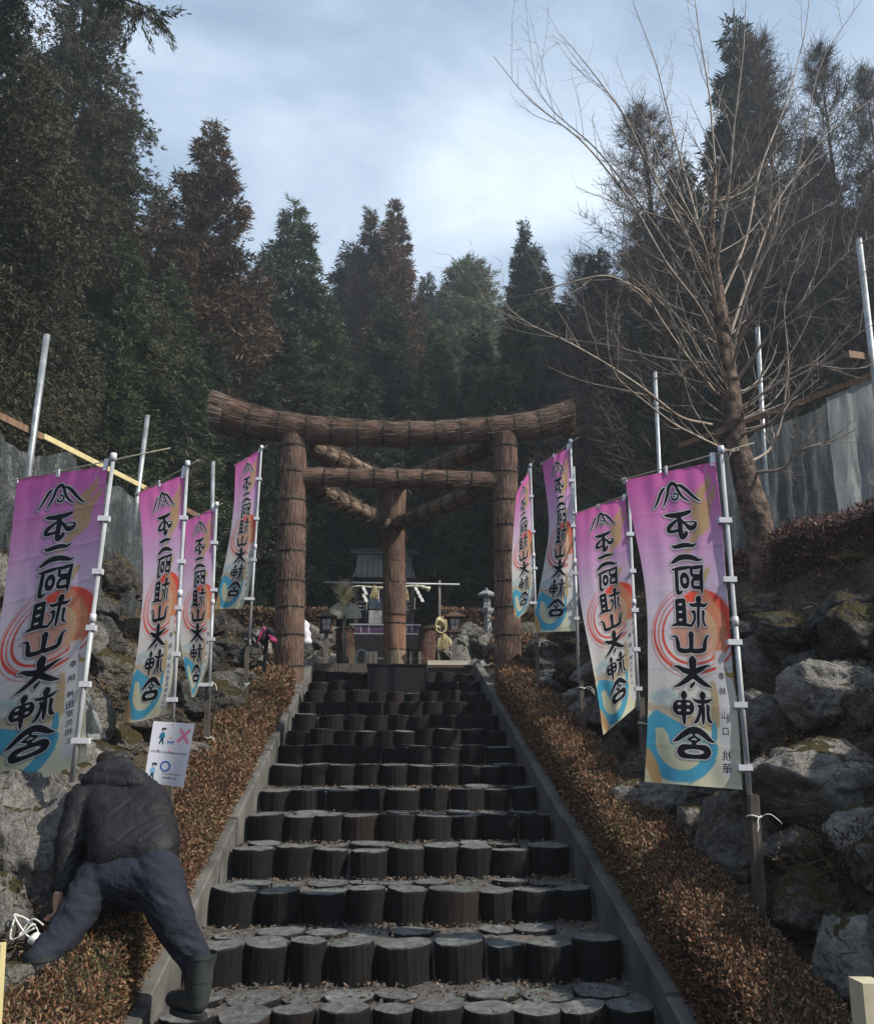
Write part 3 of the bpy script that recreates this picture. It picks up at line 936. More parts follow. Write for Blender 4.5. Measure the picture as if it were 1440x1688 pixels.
# ------------------------------------------------------------------ hedges
M['hedge_leaf'] = leafmat('winter_azalea_leaf', [(.20, (.040, .028, .015)), (.34, (.125, .057, .034)), (.50, (.21, .100, .055)), (.64, (.33, .205, .125)), (.74, (.13, .115, .05)), (.9, (.06, .07, .03))], 1.3, .62, .55, .2)
M['hedge_leaf_lit'] = M['hedge_leaf']
M['hedge_core'] = simple('hedge_twigs', (.010, .007, .005), (.035, .022, .015), 30, .95, .8, .02)
M['maroon_leaf'] = leafmat('maroon_winter_leaf', [(.25, (.028, .014, .013)), (.45, (.075, .034, .028)), (.62, (.14, .062, .050)), (.8, (.22, .14, .12))], 1.2, .6, .55, .2)
def hedge(name, label, path, width, height, dens, seed, mat, leaf=(.018, .036), smallf=1.0, group=None, lump=.09):
    """clipped hedge: dark twiggy core with leaves over its faces. path: list of (x, y, zbase)"""
    rg = np.random.default_rng(seed)
    P = np.array(path, float)
    hd = empty(name, tuple(P[0])); tag(hd, label, 'hedge', group)
    seg = np.linalg.norm(np.diff(P, axis=0), axis=1); T = np.concatenate([[0], np.cumsum(seg)])
    n = max(12, int(T[-1] / .18))
    t = np.linspace(0, T[-1], n)
    C = np.stack([np.interp(t, T, P[:, j]) for j in range(3)], 1)
    d = np.gradient(C, axis=0); d /= np.linalg.norm(d, axis=1, keepdims=True)
    sd_ = np.cross(d, [0, 0, 1.0]); sd_ /= np.linalg.norm(sd_, axis=1, keepdims=True)
    prof = np.array([(-.5, -.1), (-.52, .45), (-.50, .88), (-.42, .99), (0, 1.02), (.42, .99), (.50, .88), (.52, .45), (.5, -.1)])
    V = []; nn = len(prof)
    def surf(i, j):
        w_, h_ = prof[j]
        q = C[i] + sd_[i] * w_ * width + np.array([0, 0, h_ * height])
        k = mnoise.noise(Vector(q * 2.2)) * lump + mnoise.noise(Vector(q * 6)) * lump * .4
        return q + (sd_[i] * np.sign(w_) * .7 + np.array([0, 0, .7])) * k
    S = np.array([[surf(i, j) for j in range(nn)] for i in range(n)])
    core = S - (S - C[:, None] - [0, 0, height * .5]) * .10
    core[0] -= d[0] * -.03
    m = MB()
    F = [(i * nn + j, i * nn + j + 1, (i + 1) * nn + j + 1, (i + 1) * nn + j) for i in range(n - 1) for j in range(nn - 1)]
    m.add(core.reshape(-1, 3), F)
    m.f.append((np.array([list(range(nn)), [(n - 1) * nn + j for j in range(nn)][::-1]]), None, 0))
    m.build('twigs', M['hedge_core'], hd)
    # leaves: points over the surface quads, more of them the nearer they are
    q = np.array([(i, j) for i in range(n - 1) for j in range(nn - 1)])
    a_, b_, c_, e_ = S[q[:, 0], q[:, 1]], S[q[:, 0], q[:, 1] + 1], S[q[:, 0] + 1, q[:, 1] + 1], S[q[:, 0] + 1, q[:, 1]]
    ar = np.linalg.norm(np.cross(b_ - a_, e_ - a_), axis=1)
    cen = (a_ + c_) / 2
    dist = np.linalg.norm(cen - np.array([CX, CY, CZ]), axis=1)
    den = dens * np.clip(5.0 / dist, .42, 1.3) ** 1.5
    cnt = rg.poisson(ar * den)
    idx = np.repeat(np.arange(len(q)), cnt)
    u_, v_ = rg.uniform(size=(2, len(idx), 1))
    p = (a_[idx] * (1 - u_) + b_[idx] * u_) * (1 - v_) + (e_[idx] * (1 - u_) + c_[idx] * u_) * v_
    nr = np.cross(b_ - a_, e_ - a_)[idx]; nr /= np.linalg.norm(nr, axis=1, keepdims=True) + 1e-9
    outw = p - (C[q[idx, 0]] + [0, 0, height * .4])
    nr *= np.sign(np.sum(nr * outw, 1, keepdims=True))
    depth = rg.uniform(0, 1, (len(p), 1)) ** 1.5 * .055
    bump_ = rg.uniform(-.01, .02, (len(p), 1))
    p = p - nr * depth + nr * bump_
    D = nr * .55 + rg.normal(0, .6, p.shape) + [0, 0, .25]
    big = np.clip(dist[idx] / 6, 1, 2.2)
    Ln = rg.uniform(leaf[0], leaf[1], len(p)) * big * smallf
    V, F = kites(p, D, Ln, Ln * rg.uniform(.34, .5, len(p)), rg)
    # the two ends
    o = link('leaves', np_mesh('leaves', V, [(F, None, 0)], M[mat]), hd); o['kind'] = 'stuff'
    # twig ends sticking out of the top
    k = int(len(p) * .03)
    sel = rg.integers(0, len(p), k)
    A = p[sel] - nr[sel] * .03; B = p[sel] + nr[sel] * rg.uniform(.0, .045, (k, 1)) + rg.normal(0, .008, (k, 3))
    V, F = prisms(A, B, .0016, .001, 3)
    o = link('twig_ends', np_mesh('twig_ends', V, [(F, None, 0)], M['hedge_core']), hd); o['kind'] = 'stuff'
    return hd
def stair_plane(y): return CZ + (y - Y8) * RS / TR
hedge('clipped_hedge', 'brown clipped azalea hedge running up the sunlit side, the one the person straddles',
      [(-1.54, y, stair_plane(y) - .02) for y in np.arange(2.3, 11.75, .5)], .48, .41, 14000, 21, 'hedge_leaf', leaf=(.014, .029), lump=.035)
hedge('clipped_hedge', 'brown clipped azalea hedge running unbroken up beside the shaded bank',
      [(1.52, y, stair_plane(y) - .02) for y in np.arange(2.4, 11.75, .5)], .43, .46, 14000, 22, 'hedge_leaf', leaf=(.014, .029), lump=.035)
# hedges on top of the banks
pts = [hit(1440, 960), hit(1380, 950), hit(1320, 960), hit(1260, 970), hit(1200, 990)]
hedge('maroon_shrub', 'long maroon winter shrub in front of the plastic sheeting by the bare tree trunk',
      [(5.1, 4.4, 2.55), (4.55, 5.8, 2.60), (4.05, 7.2, 2.62), (3.75, 8.6, 2.58), (3.6, 10.2, 2.45)], 1.35, .88, 4400, 31, 'maroon_leaf', smallf=1.0)
hedge('maroon_shrub', 'low brown shrub under the dark plastic sheeting behind the second banner on the left',
      [(-3.9, 4.8, 2.6), (-3.8, 6.6, 2.6), (-3.7, 8.5, 2.6), (-3.6, 10.5, 2.6)], .7, .5, 3600, 32, 'maroon_leaf')
hedge('low_hedge', 'low clipped brown hedge on the shrine terrace left of the shrine',
      [(-5.5, 17.6, 3.85), (-1.15, 17.5, 3.8)], .6, .42, 2600, 33, 'hedge_leaf')
hedge('low_hedge', 'low clipped brown hedge on the terrace under the stone lantern',
      [(.95, 17.5, 3.8), (5.5, 17.6, 3.85)], .6, .42, 2600, 34, 'hedge_leaf')
hedge('round_bush', 'rounded ochre bush beside the right leg of the straw gate',
      [(1.75, 13.1, 2.6), (2.0, 13.9, 2.75)], .6, .55, 4200, 35, 'hedge_leaf')
hedge('round_bush', 'small reddish bush at the landing end by the left leg of the gate',
      [(-1.75, 12.9, 2.55), (-1.85, 13.9, 2.7)], .55, .35, 4200, 36, 'hedge_leaf')
# ------------------------------------------------------------------ painting the cloth prints
TW, TH = 384, 1152
XLy = [761, 791, 853, 899, 949, 999, 1028, 1157, 1235, 1289, 1302]
XLx = [1027, 1030, 1040, 1051.5, 1060.6, 1066.4, 1067, 1068, 1065, 1062, 1061]
XRy = [761, 849.5, 916, 999, 1020, 1089, 1157, 1226, 1302]
XRx = [1179, 1189, 1193, 1200, 1201.5, 1206, 1214, 1219.5, 1223]
def rect(px, py):
    """photo px on the nearest banner -> texture px"""
    xl = np.interp(py, XLy, XLx); xr = np.interp(py, XRy, XRx)
    u = (px - xl) / (xr - xl)
    yt = 791 + (761 - 791) * u; yb = 1289 + (1302 - 1289) * u
    return u * TW, (py - yt) / (yb - yt) * TH
KX = TW / 150.; KY = TH / 520.
def spl(pts, m_=5):
    if len(pts) < 3: return pts
    P = np.array(pts, float); P = np.vstack([2 * P[0] - P[1], P, 2 * P[-1] - P[-2]])
    out_ = []
    for i in range(1, len(P) - 2):
        a_, b_, c_, d_ = P[i - 1:i + 3]
        for t in np.linspace(0, 1, m_, endpoint=False):
            q = .5 * (2 * b_ + (c_ - a_) * t + (2 * a_ - 5 * b_ + 4 * c_ - d_) * t * t + (3 * b_ - a_ - 3 * c_ + d_) * t ** 3)
            q[2] = max(.3, q[2]); out_.append(tuple(q))
    out_.append(tuple(P[-2]))
    return out_
class Paint:
    def __init__(s, w_, h_):
        s.w, s.h = w_, h_
        s.Y, s.X = np.mgrid[0:h_, 0:w_].astype(np.float32) + .5
        s.img = np.ones((h_, w_, 3), np.float32)
    def mask(s, d, soft=.8):
        return np.clip(.5 - d / (2 * soft), 0, 1)
    def over(s, m, c):
        s.img = s.img * (1 - m[..., None]) + np.array(c, np.float32) * m[..., None]
    def capsules(s, pts, D=None):
        """signed distance of a brush stroke with a radius at each point"""
        pts = spl(pts)
        if D is None: D = np.full((s.h, s.w), 1e3, np.float32)
        for (x0, y0, r0), (x1, y1, r1) in zip(pts[:-1], pts[1:]):
            R = max(r0, r1) + 14
            xa, xb = int(max(0, min(x0, x1) - R)), int(min(s.w, max(x0, x1) + R + 1))
            ya, yb = int(max(0, min(y0, y1) - R)), int(min(s.h, max(y0, y1) + R + 1))
            if xb <= xa or yb <= ya: continue
            X, Y = s.X[ya:yb, xa:xb], s.Y[ya:yb, xa:xb]
            dx, dy = x1 - x0, y1 - y0
            t = np.clip(((X - x0) * dx + (Y - y0) * dy) / (dx * dx + dy * dy + 1e-6), 0, 1)
            d = np.hypot(X - x0 - t * dx, Y - y0 - t * dy) - (r0 + (r1 - r0) * t)
            D[ya:yb, xa:xb] = np.minimum(D[ya:yb, xa:xb], d)
        return D
def A1(x, y): return 1020 + x / 6.03, 750 + y / 6.03
def A2(x, y): return 1040 + x / 5.82, 1020 + y / 5.82
G1 = [  # strokes of the emblem and the upper characters
 [(345,535,3),(375,480,10),(400,410,13),(425,355,13),(445,335,7)], [(438,512,5),(462,450,11),(480,380,13),(490,320,15),(520,285,16),(555,300,16),(585,360,14),(630,420,11),(695,462,4)],
 [(580,300,7),(610,308,14),(660,345,16),(720,400,13),(770,440,9),(808,458,3)], [(515,415,5),(530,440,7),(560,445,8),(582,425,8),(578,395,6),(555,385,5),(540,378,5),(545,395,3)],[(540,412,6),(546,414,6)],
 [(445,605,5),(480,606,16),(550,605,22),(630,590,22),(690,568,16),(712,556,4)], [(585,600,26),(600,680,27),(606,760,27),(622,815,28),(655,800,21),(668,775,12),(645,765,5)],
 [(570,650,10),(525,690,17),(490,730,22),(492,765,18),(540,765,14),(590,750,12)], [(610,650,12),(655,690,15),(700,728,22),(742,715,20),(758,680,10),(720,664,5),(660,668,4)],
 [(520,912,4),(555,922,16),(620,905,21),(680,900,20),(730,905,13),(766,882,4)], [(515,1085,5),(545,1065,18),(600,1028,24),(680,1018,24),(750,1035,20),(790,1048,11),(822,1040,3)],
 [(528,1148,7),(600,1137,17),(670,1125,14),(712,1112,3)], [(568,1150,21),(574,1250,21),(578,1340,21),(590,1378,18),(618,1372,12),(628,1352,4)],
 [(825,1105,8),(815,1180,21),(818,1290,21),(824,1350,12),(826,1385,3)], [(700,1128,11),(760,1122,17),(820,1112,12)], [(715,1130,16),(718,1175,16),(735,1203,16),(810,1207,16)], [(805,1240,14),(745,1240,16),(728,1280,17),(742,1318,16),(815,1325,16)],
 [(790,1425,8),(790,1440,34),(790,1462,20),(790,1490,14)], [(698,1480,4),(730,1500,15),(790,1492,18),(850,1500,14),(878,1473,3)], [(790,1490,17),(788,1600,16),(788,1690,14),(782,1730,3)],
 [(722,1565,9),(748,1570,17),(752,1640,13),(728,1690,13),(708,1712,5)], [(828,1560,9),(838,1570,15),(836,1640,12),(850,1690,11),(872,1705,4)]]
R1_ = [(652,1255,40,60,17)]  # ring: cx, cy, rx, ry, half thickness
G2 = [
 [(392,177,4),(430,180,11),(447,240,21),(460,300,21),(520,315,20),(572,305,20)], [(572,305,20),(620,315,20),(695,300,21),(706,240,21),(722,180,11),(746,165,3)], [(573,130,5),(573,160,30),(575,185,26),(577,300,22)],
 [(584,375,16),(586,415,42),(588,450,38),(590,500,32),(590,545,30)], [(405,462,3),(450,466,14),(510,500,24),(590,515,26),(660,490,22),(710,462,12),(752,452,3)], [(590,540,30),(530,590,25),(475,630,17),(412,660,4)], [(590,540,30),(650,590,25),(705,630,20),(772,662,4)], [(606,620,10),(580,646,16),(570,662,8)],
 [(503,702,5),(505,735,32),(505,760,16),(505,800,14)], [(505,925,23),(508,985,16),(511,1022,3)],
 [(683,705,5),(685,742,32),(685,765,16),(686,800,14)], [(592,774,4),(636,796,15),(686,800,16),(736,796,14),(782,773,3)], [(686,800,17),(690,910,18),(691,985,15),(692,1022,3)],
 [(645,838,9),(662,852,15),(655,915,15),(630,980,17),(602,1002,6)], [(728,838,9),(738,852,16),(736,920,14),(748,978,17),(774,1002,6)],
 [(402,1178,4),(445,1155,19),(500,1112,26),(555,1080,28),(605,1072,30),(650,1082,28),(700,1118,26),(752,1165,19),(800,1190,4)], [(600,1100,14),(600,1125,12)], [(603,1190,22),(603,1210,22)]]
def ring_d(p, cx, cy, rx, ry, half):
    """rounded ring as a distance"""
    q = np.hypot((p.X - cx) / rx, (p.Y - cy) / ry)
    return (np.abs(q - 1) * min(rx, ry)) - half
def rbox_d(p, x0, y0, x1, y1, r):
    cx, cy = (x0 + x1) / 2, (y0 + y1) / 2
    dx = np.abs(p.X - cx) - (x1 - x0) / 2 + r; dy = np.abs(p.Y - cy) - (y1 - y0) / 2 + r
    return np.hypot(np.maximum(dx, 0), np.maximum(dy, 0)) + np.minimum(np.maximum(dx, dy), 0) - r
def ell_d(p, cx, cy, rx, ry):
    return (np.hypot((p.X - cx) / rx, (p.Y - cy) / ry) - 1) * min(rx, ry)
def strokes(lst, f, sc):
    return [[(*rect(*f(x, y)), r / sc * (KX + KY) / 2) for x, y, r in st] for st in lst]
def glyph_distance(p):
    D = np.full((p.h, p.w), 1e3, np.float32)
    for st in strokes(G1, A1, 6.03) + strokes(G2, A2, 5.82): D = p.capsules(st, D)
    def rr(f, x, y): return rect(*f(x, y))
    s1x, s1y = KX / 6.03, KY / 6.03; s2x, s2y = KX / 5.82, KY / 5.82
    cx, cy = rr(A1, 652, 1255)
    D = np.minimum(D, ring_d(p, cx, cy, 36 * s1x, 56 * s1y, 16 * s1x))
    # the upright of the fifth character: box with three windows on a flared foot
    x0, y0 = rr(A1, 556, 1440); x1, y1 = rr(A1, 674, 1700)
    b = rbox_d(p, x0, y0, x1, y1, 26 * s1x)
    for yy in (1492, 1567, 1645):
        hx, hy = rr(A1, 613, yy); b = np.maximum(b, -ell_d(p, hx, hy, 25 * s1x, 14 * s1y))
    D = np.minimum(D, b)
    D = p.capsules([(*rr(A2, 395, 76), 2), (*rr(A2, 430, 62), 12 * s2x), (*rr(A2, 500, 60), 14 * s2x), (*rr(A2, 575, 74), 11 * s2x)], D)
    # seventh: the windowed oval
    x0, y0 = rr(A2, 398, 782); x1, y1 = rr(A2, 606, 930)
    b = rbox_d(p, x0, y0, x1, y1, 62 * s2x)
    for hx, hy in ((462, 818), (547, 820), (461, 880), (546, 882)):
        a_ = rr(A2, hx, hy); b = np.maximum(b, -ell_d(p, a_[0], a_[1], 20 * s2x, 14 * s2y))
    D = np.minimum(D, b)
    # eighth: diamond and wide ring
    a_ = rr(A2, 603, 1162)
    dm = np.abs(p.X - a_[0]) / (72 * s2x) + np.abs(p.Y - a_[1]) / (44 * s2y) - 1
    dm2 = np.abs(p.X - a_[0]) / (30 * s2x) + np.abs(p.Y - a_[1]) / (19 * s2y) - 1
    D = np.minimum(D, np.maximum(dm * 40 * s2x, -dm2 * 20 * s2x))
    x0, y0 = rr(A2, 440, 1203); x1, y1 = rr(A2, 768, 1356)
    b = rbox_d(p, x0, y0, x1, y1, 66 * s2x)
    a_ = rr(A2, 603, 1280)
    D = np.minimum(D, np.maximum(b, -ell_d(p, a_[0], a_[1], 96 * s2x, 27 * s2y)))
    return D
def blurh(a, r):
    k = np.ones(2 * r + 1) / (2 * r + 1)
    for ax in (0, 1):
        a = np.apply_along_axis(lambda m_: np.convolve(np.pad(m_, r, 'edge'), k, 'valid'), ax, a)
    return a
def paint_banner():
    p = Paint(TW, TH)
    v = p.Y / TH
    st = [(0, (.90, .45, .74)), (.12, (.89, .54, .78)), (.24, (.88, .67, .85)), (.34, (.89, .78, .89)), (.44, (.90, .85, .91)), (.62, (.91, .89, .90)), (.8, (.90, .90, .83)), (1, (.91, .90, .78))]
    for c in range(3): p.img[..., c] = np.interp(v, [s_[0] for s_ in st], [s_[1][c] for s_ in st])
    def q(x, y): return rect(x, y)
    def st_(pts, col, op=1, soft=1.0, f=None):
        P = [(*(rect(*(f(x, y) if f else (x, y)))), r * (KX + KY) / 2) for x, y, r in pts]
        p.over(p.mask(p.capsules(P), soft) * op, col)
    # red sun swirl
    cx, cy = q(1146, 1040)
    a_ = np.arctan2(p.Y - cy, p.X - cx)
    R = np.hypot((p.X - cx) / (KX * 1.0), (p.Y - cy) / (KY * 1.0))
    p.over(p.mask(R - 42 - 6 * np.sin(a_), 3) * .75, (.93, .62, .50))
    p.over(p.mask(R - 24, 6) * .8, (.90, .68, .58))
    cr_ = np.clip(np.cos(a_ + .55), 0, 1)                 # the heavy crescent on the right
    p.over(p.mask(np.abs(R - 54) - 17 * cr_ ** .7, 1.2) * (cr_ > 0), (.96, .38, .31))
    for rad_, wd_, ph, col in ((57, 2.2, 2.2, (.92, .36, .30)), (66, 1.3, 2.6, (.90, .50, .45)), (72, 2.4, 1.9, (.92, .36, .30)), (79, .8, 2.9, (.85, .55, .5))):
        m_ = p.mask(np.abs(R - rad_ - 3 * np.sin(a_ * 2 + ph)) - wd_ * np.clip(.55 + .6 * np.cos(a_ - ph), 0, 1), .8) * (np.cos(a_ - ph) > -.9)
        p.over(m_, col)
    p.over(p.mask(np.abs(R - 36) - .9, .8) * (np.cos(a_) > .1) * .7, (.97, .88, .80))
    st_([(160,960,4),(200,880,0)][:1] * 2, (1, 1, 1), 0)
    # gold stream: two hands reaching for a ring, trailing down the cloth
    g = (.78, .68, .45)
    h1 = [(885, 215, 20), (870, 290, 34), (810, 380, 48), (770, 480, 58), (780, 600, 70), (800, 700, 66), (760, 780, 48), (720, 850, 34), (690, 930, 26), (660, 990, 22), (600, 1000, 12)]
    h2 = [(945, 320, 16), (930, 380, 28), (880, 470, 40), (860, 600, 44), (870, 700, 32), (820, 760, 26)]
    for h_ in (h1, h2):
        P = [(*rect(*A1(x, y)), r / 6.03 * 2.4) for x, y, r in h_]
        p.over(p.mask(p.capsules(P), 6) * .78, g)
    for h_, c_, o_ in (([(875, 300, 8), (830, 400, 10), (840, 520, 12), (840, 640, 10)], (.76, .63, .42), .8), ([(905, 420, 6), (890, 520, 8), (885, 600, 6)], (.80, .55, .50), .5)):
        P = [(*rect(*A1(x, y)), r / 6.03 * 2.4) for x, y, r in h_]
        p.over(p.mask(p.capsules(P), 5) * o_, c_)
    rx_, ry_ = rect(*A1(930, 160))
    p.over(p.mask(np.abs(np.hypot((p.X - rx_), (p.Y - ry_)) - 32) - 1.8, 1) * .8, (.93, .72, .78))
    st_([(1150, 975, 5), (1163, 945, 5), (1168, 938, 2)], g, .8, 4)
    st_([(1160, 985, 10), (1178, 1020, 16), (1185, 1050, 15), (1183, 1080, 12)], (.86, .74, .56), .6, 7)
    st_([(1174, 1130, 6), (1180, 1160, 9), (1176, 1195, 9), (1150, 1190, 5), (1125, 1180, 5)], (.74, .62, .42), .7, 6)
    st_([(1210, 1092, 5), (1209, 1112, 4), (1198, 1112, 3), (1193, 1100, 2)], (.72, .60, .36), .9, 1.5)
    st_([(1209, 1112, 4), (1212, 1135, 2)], (.72, .60, .36), .9, 1.5)
    # blue wave
    cx, cy = q(1113, 1228)
    X = (p.X - cx) / KX; Y = (p.Y - cy) / KY
    R = np.hypot(X, Y * .92); a_ = np.arctan2(Y, X)
    st_([(1080, 1150, 8), (1100, 1145, 8), (1120, 1160, 6), (1110, 1175, 8), (1085, 1160, 8)], (.68, .78, .82), .7, 9)
    st_([(1070, 1165, 6), (1100, 1175, 10), (1130, 1190, 10)], (.82, .72, .60), .7, 6)
    p.over(p.mask(R - 62 + 8 * np.cos(a_ - 2.5), 1.6) * .97 * (Y > -40 + X * .55) * (X < 70), (.34, .70, .84))
    st_([(1084, 1205, 5), (1090, 1212, 10), (1094, 1232, 13), (1108, 1250, 14), (1130, 1258, 11), (1150, 1256, 3)], (.86, .86, .74), 1, 1.5)
    st_([(1112, 1228, 4), (1135, 1235, 14), (1160, 1235, 10)], (.86, .87, .78), .8, 6)
    st_([(1176, 1195, 4), (1177, 1215, 5), (1170, 1238, 4), (1155, 1256, 3)], (.30, .66, .80), .9, 1.2)
    st_([(1180, 1255, .8), (1160, 1278, 1.2), (1135, 1292, 1.4)], (.42, .70, .80), .9, 1)
    st_([(1066, 1240, 6), (1074, 1262, 10), (1082, 1285, 9)], (.84, .66, .45), .9, 4)
    st_([(1062, 1278, 3), (1070, 1292, 5)], (.90, .86, .74), .8, 3)
    # lettering: soft shadow, white edge, charcoal body
    D = glyph_distance(p)
    sh = np.roll(np.roll(D, 3, 0), -3, 1)
    p.over(np.clip(1 - (sh - 3) / 9, 0, 1) * .45, (.33, .33, .36))
    p.over(p.mask(D - 4.2, .8), (.88, .88, .88))
    p.over(p.mask(D - .6, .8), (.15, .15, .18))
    # the white donor slip
    xa, ya = q(1177, 1073); xb, yb = q(1190, 1073)
    p.slip = (int(xa) + 2, int(ya))
    m_ = ((p.X > xa) & (p.X < xa + 42) & (p.Y > ya) & (p.Y < TH * .965)).astype(np.float32)
    p.over(blurh(m_, 1) * .85, (.88, .88, .90))
    return p

_TC = {}
def text_mask(ch, px, weight=.0):
    """one character drawn from the built-in font into a px x px mask"""
    key = (ch, px)
    if key in _TC: return _TC[key]
    fc = bpy.data.curves.new('t', 'FONT'); fc.body = ch
    o = bpy.data.objects.new('t', fc); COL.objects.link(o)
    dg = bpy.context.evaluated_depsgraph_get()
    me = o.evaluated_get(dg).to_mesh()
    V = np.array([v.co[:2] for v in me.vertices]) if len(me.vertices) else np.zeros((0, 2))
    me.calc_loop_triangles()
    T = [t.vertices[:] for t in me.loop_triangles]
    ss = 4
    S = px * ss
    m_ = np.zeros((S, S), np.float32)
    if len(V):
        c = (V.min(0) + V.max(0)) / 2
        sc = S * .94 / max(.86, (V.max(0) - V.min(0)).max())
        P = (V - c) * sc * [1, -1] + S / 2
        for a_, b_, c_ in T:
            A_, B_, C_ = P[a_], P[b_], P[c_]
            x0, y0 = np.floor(np.minimum(np.minimum(A_, B_), C_)).astype(int); x1, y1 = np.ceil(np.maximum(np.maximum(A_, B_), C_)).astype(int) + 1
            x0, y0 = max(x0, 0), max(y0, 0); x1, y1 = min(x1, S), min(y1, S)
            if x1 <= x0 or y1 <= y0: continue
            Y, X = np.mgrid[y0:y1, x0:x1] + .5
            def ed(p_, q_): return (q_[0] - p_[0]) * (Y - p_[1]) - (q_[1] - p_[1]) * (X - p_[0])
            e1, e2, e3 = ed(A_, B_), ed(B_, C_), ed(C_, A_)
            ins = ((e1 >= 0) & (e2 >= 0) & (e3 >= 0)) | ((e1 <= 0) & (e2 <= 0) & (e3 <= 0))
            m_[y0:y1, x0:x1] = np.maximum(m_[y0:y1, x0:x1], ins)
    o.to_mesh_clear(); bpy.data.objects.remove(o, do_unlink=True); bpy.data.curves.remove(fc)
    m_ = m_.reshape(px, ss, px, ss).mean((1, 3))
    _TC[key] = m_
    return m_
def stamp(p, ch, cx, cy, px, col, mirror=True, stretch=1.0):
    m_ = text_mask(ch, px)
    if mirror: m_ = m_[:, ::-1]
    x0, y0 = int(cx - px / 2), int(cy - px / 2)
    xa, ya = max(0, x0), max(0, y0); xb, yb = min(p.w, x0 + px), min(p.h, y0 + px)
    if xb <= xa or yb <= ya: return
    s_ = np.clip(m_[ya - y0:yb - y0, xa - x0:xb - x0] * 1.5, 0, 1)[..., None]
    p.img[ya:yb, xa:xb] = p.img[ya:yb, xa:xb] * (1 - s_) + np.array(col) * s_

def make_image(name, img):
    h_, w_ = img.shape[:2]
    im = bpy.data.images.new(name, w_, h_)
    a_ = np.ones((h_, w_, 4), np.float32); a_[..., :3] = np.clip(img[::-1], 0, 1)
    im.pixels.foreach_set(a_.ravel()); im.update(); im.pack()
    return im
BASE = paint_banner()
def banner_mat(name, chars):
    p = Paint(TW, TH); p.img = BASE.img.copy()
    x, y = BASE.slip
    for ch, fy, px in chars:
        if ch == '@':       # the donor's round blue mark
            d = np.abs(np.hypot(p.X - x - 20, p.Y - (TH * fy)) - 13) - 2.6
            p.over(p.mask(d) * (p.Y > TH * fy - 4), (.25, .50, .62))
            stamp(p, '沙', x + 20, TH * fy - 3, 26, (.25, .40, .55))
        else:
            stamp(p, ch, x + 20, TH * fy, px, (.12, .12, .16))
    m, N_, L_ = newmat(name)
    t = N_.new('ShaderNodeTexImage'); t.image = make_image(name, p.img); t.extension = 'EXTEND'
    uv = N_.new('ShaderNodeUVMap'); L_.new(uv.outputs[0], t.inputs[0])
    v = _coord(N_, L_, 'UV', (300, 900, 1))
    n = noise(N_, L_, v, 1, 2)
    d = N_.new('ShaderNodeMix'); d.data_type = 'RGBA'; d.blend_type = 'MULTIPLY'; d.inputs[0].default_value = 1
    L_.new(t.outputs[0], d.inputs[6]); d.inputs[7].default_value = (.90, .90, .90, 1)
    # fold creases left by packing
    cre = N_.new('ShaderNodeTexBrick'); cre.offset = 0; cre.inputs['Scale'].default_value = 1
    cre.inputs['Brick Width'].default_value = .5; cre.inputs['Row Height'].default_value = .125; cre.inputs['Mortar Size'].default_value = .012; cre.inputs['Mortar Smooth'].default_value = 1
    L_.new(uv.outputs[0], cre.inputs['Vector'])
    n = math_(N_, L_, 'ADD', math_(N_, L_, 'MULTIPLY', cre.outputs['Fac'], 1.6), math_(N_, L_, 'MULTIPLY', n, .12))
    n = math_(N_, L_, 'ADD', n, math_(N_, L_, 'MULTIPLY', noise(N_, L_, _coord(N_, L_, 'UV', (5, 14, 1)), 1, 4, .6, 1.5), 2.2))
    return finish(m, N_, L_, d.outputs[2], .7, n, .5, .006, .2, trans=.5)

def smooth1(y, n):
    """control values -> n smooth samples"""
    y = np.asarray(y, float)
    t = np.linspace(0, len(y) - 1, n)
    o = np.interp(t, np.arange(len(y)), y)
    k = max(1, n // (len(y) * 2))
    pad = np.concatenate([2 * o[0] - o[k:0:-1], o, 2 * o[-1] - o[-2:-k - 2:-1]])
    return np.convolve(pad, np.ones(2 * k + 1) / (2 * k + 1), 'valid')
def edge(pts, n):
    """polyline in photo px, arc-length even"""
    P = np.array(pts, float)
    seg = np.hypot(*np.diff(P, axis=0).T); T = np.concatenate([[0], np.cumsum(seg)])
    t = np.linspace(0, T[-1], n)
    x, y = np.interp(t, T, P[:, 0]), np.interp(t, T, P[:, 1])
    k = n // 14
    for a_ in (x, y):
        pad = np.concatenate([2 * a_[0] - a_[k:0:-1], a_, 2 * a_[-1] - a_[-2:-k - 2:-1]])
        a_[:] = np.convolve(pad, np.ones(2 * k + 1) / (2 * k + 1), 'valid')
    return x, y

def tube_obj(name, P, R, mat, parent, n=10, smooth=True):
    m = MB(); m.tube(P, R, n); return m.build(name, mat, parent, smooth)

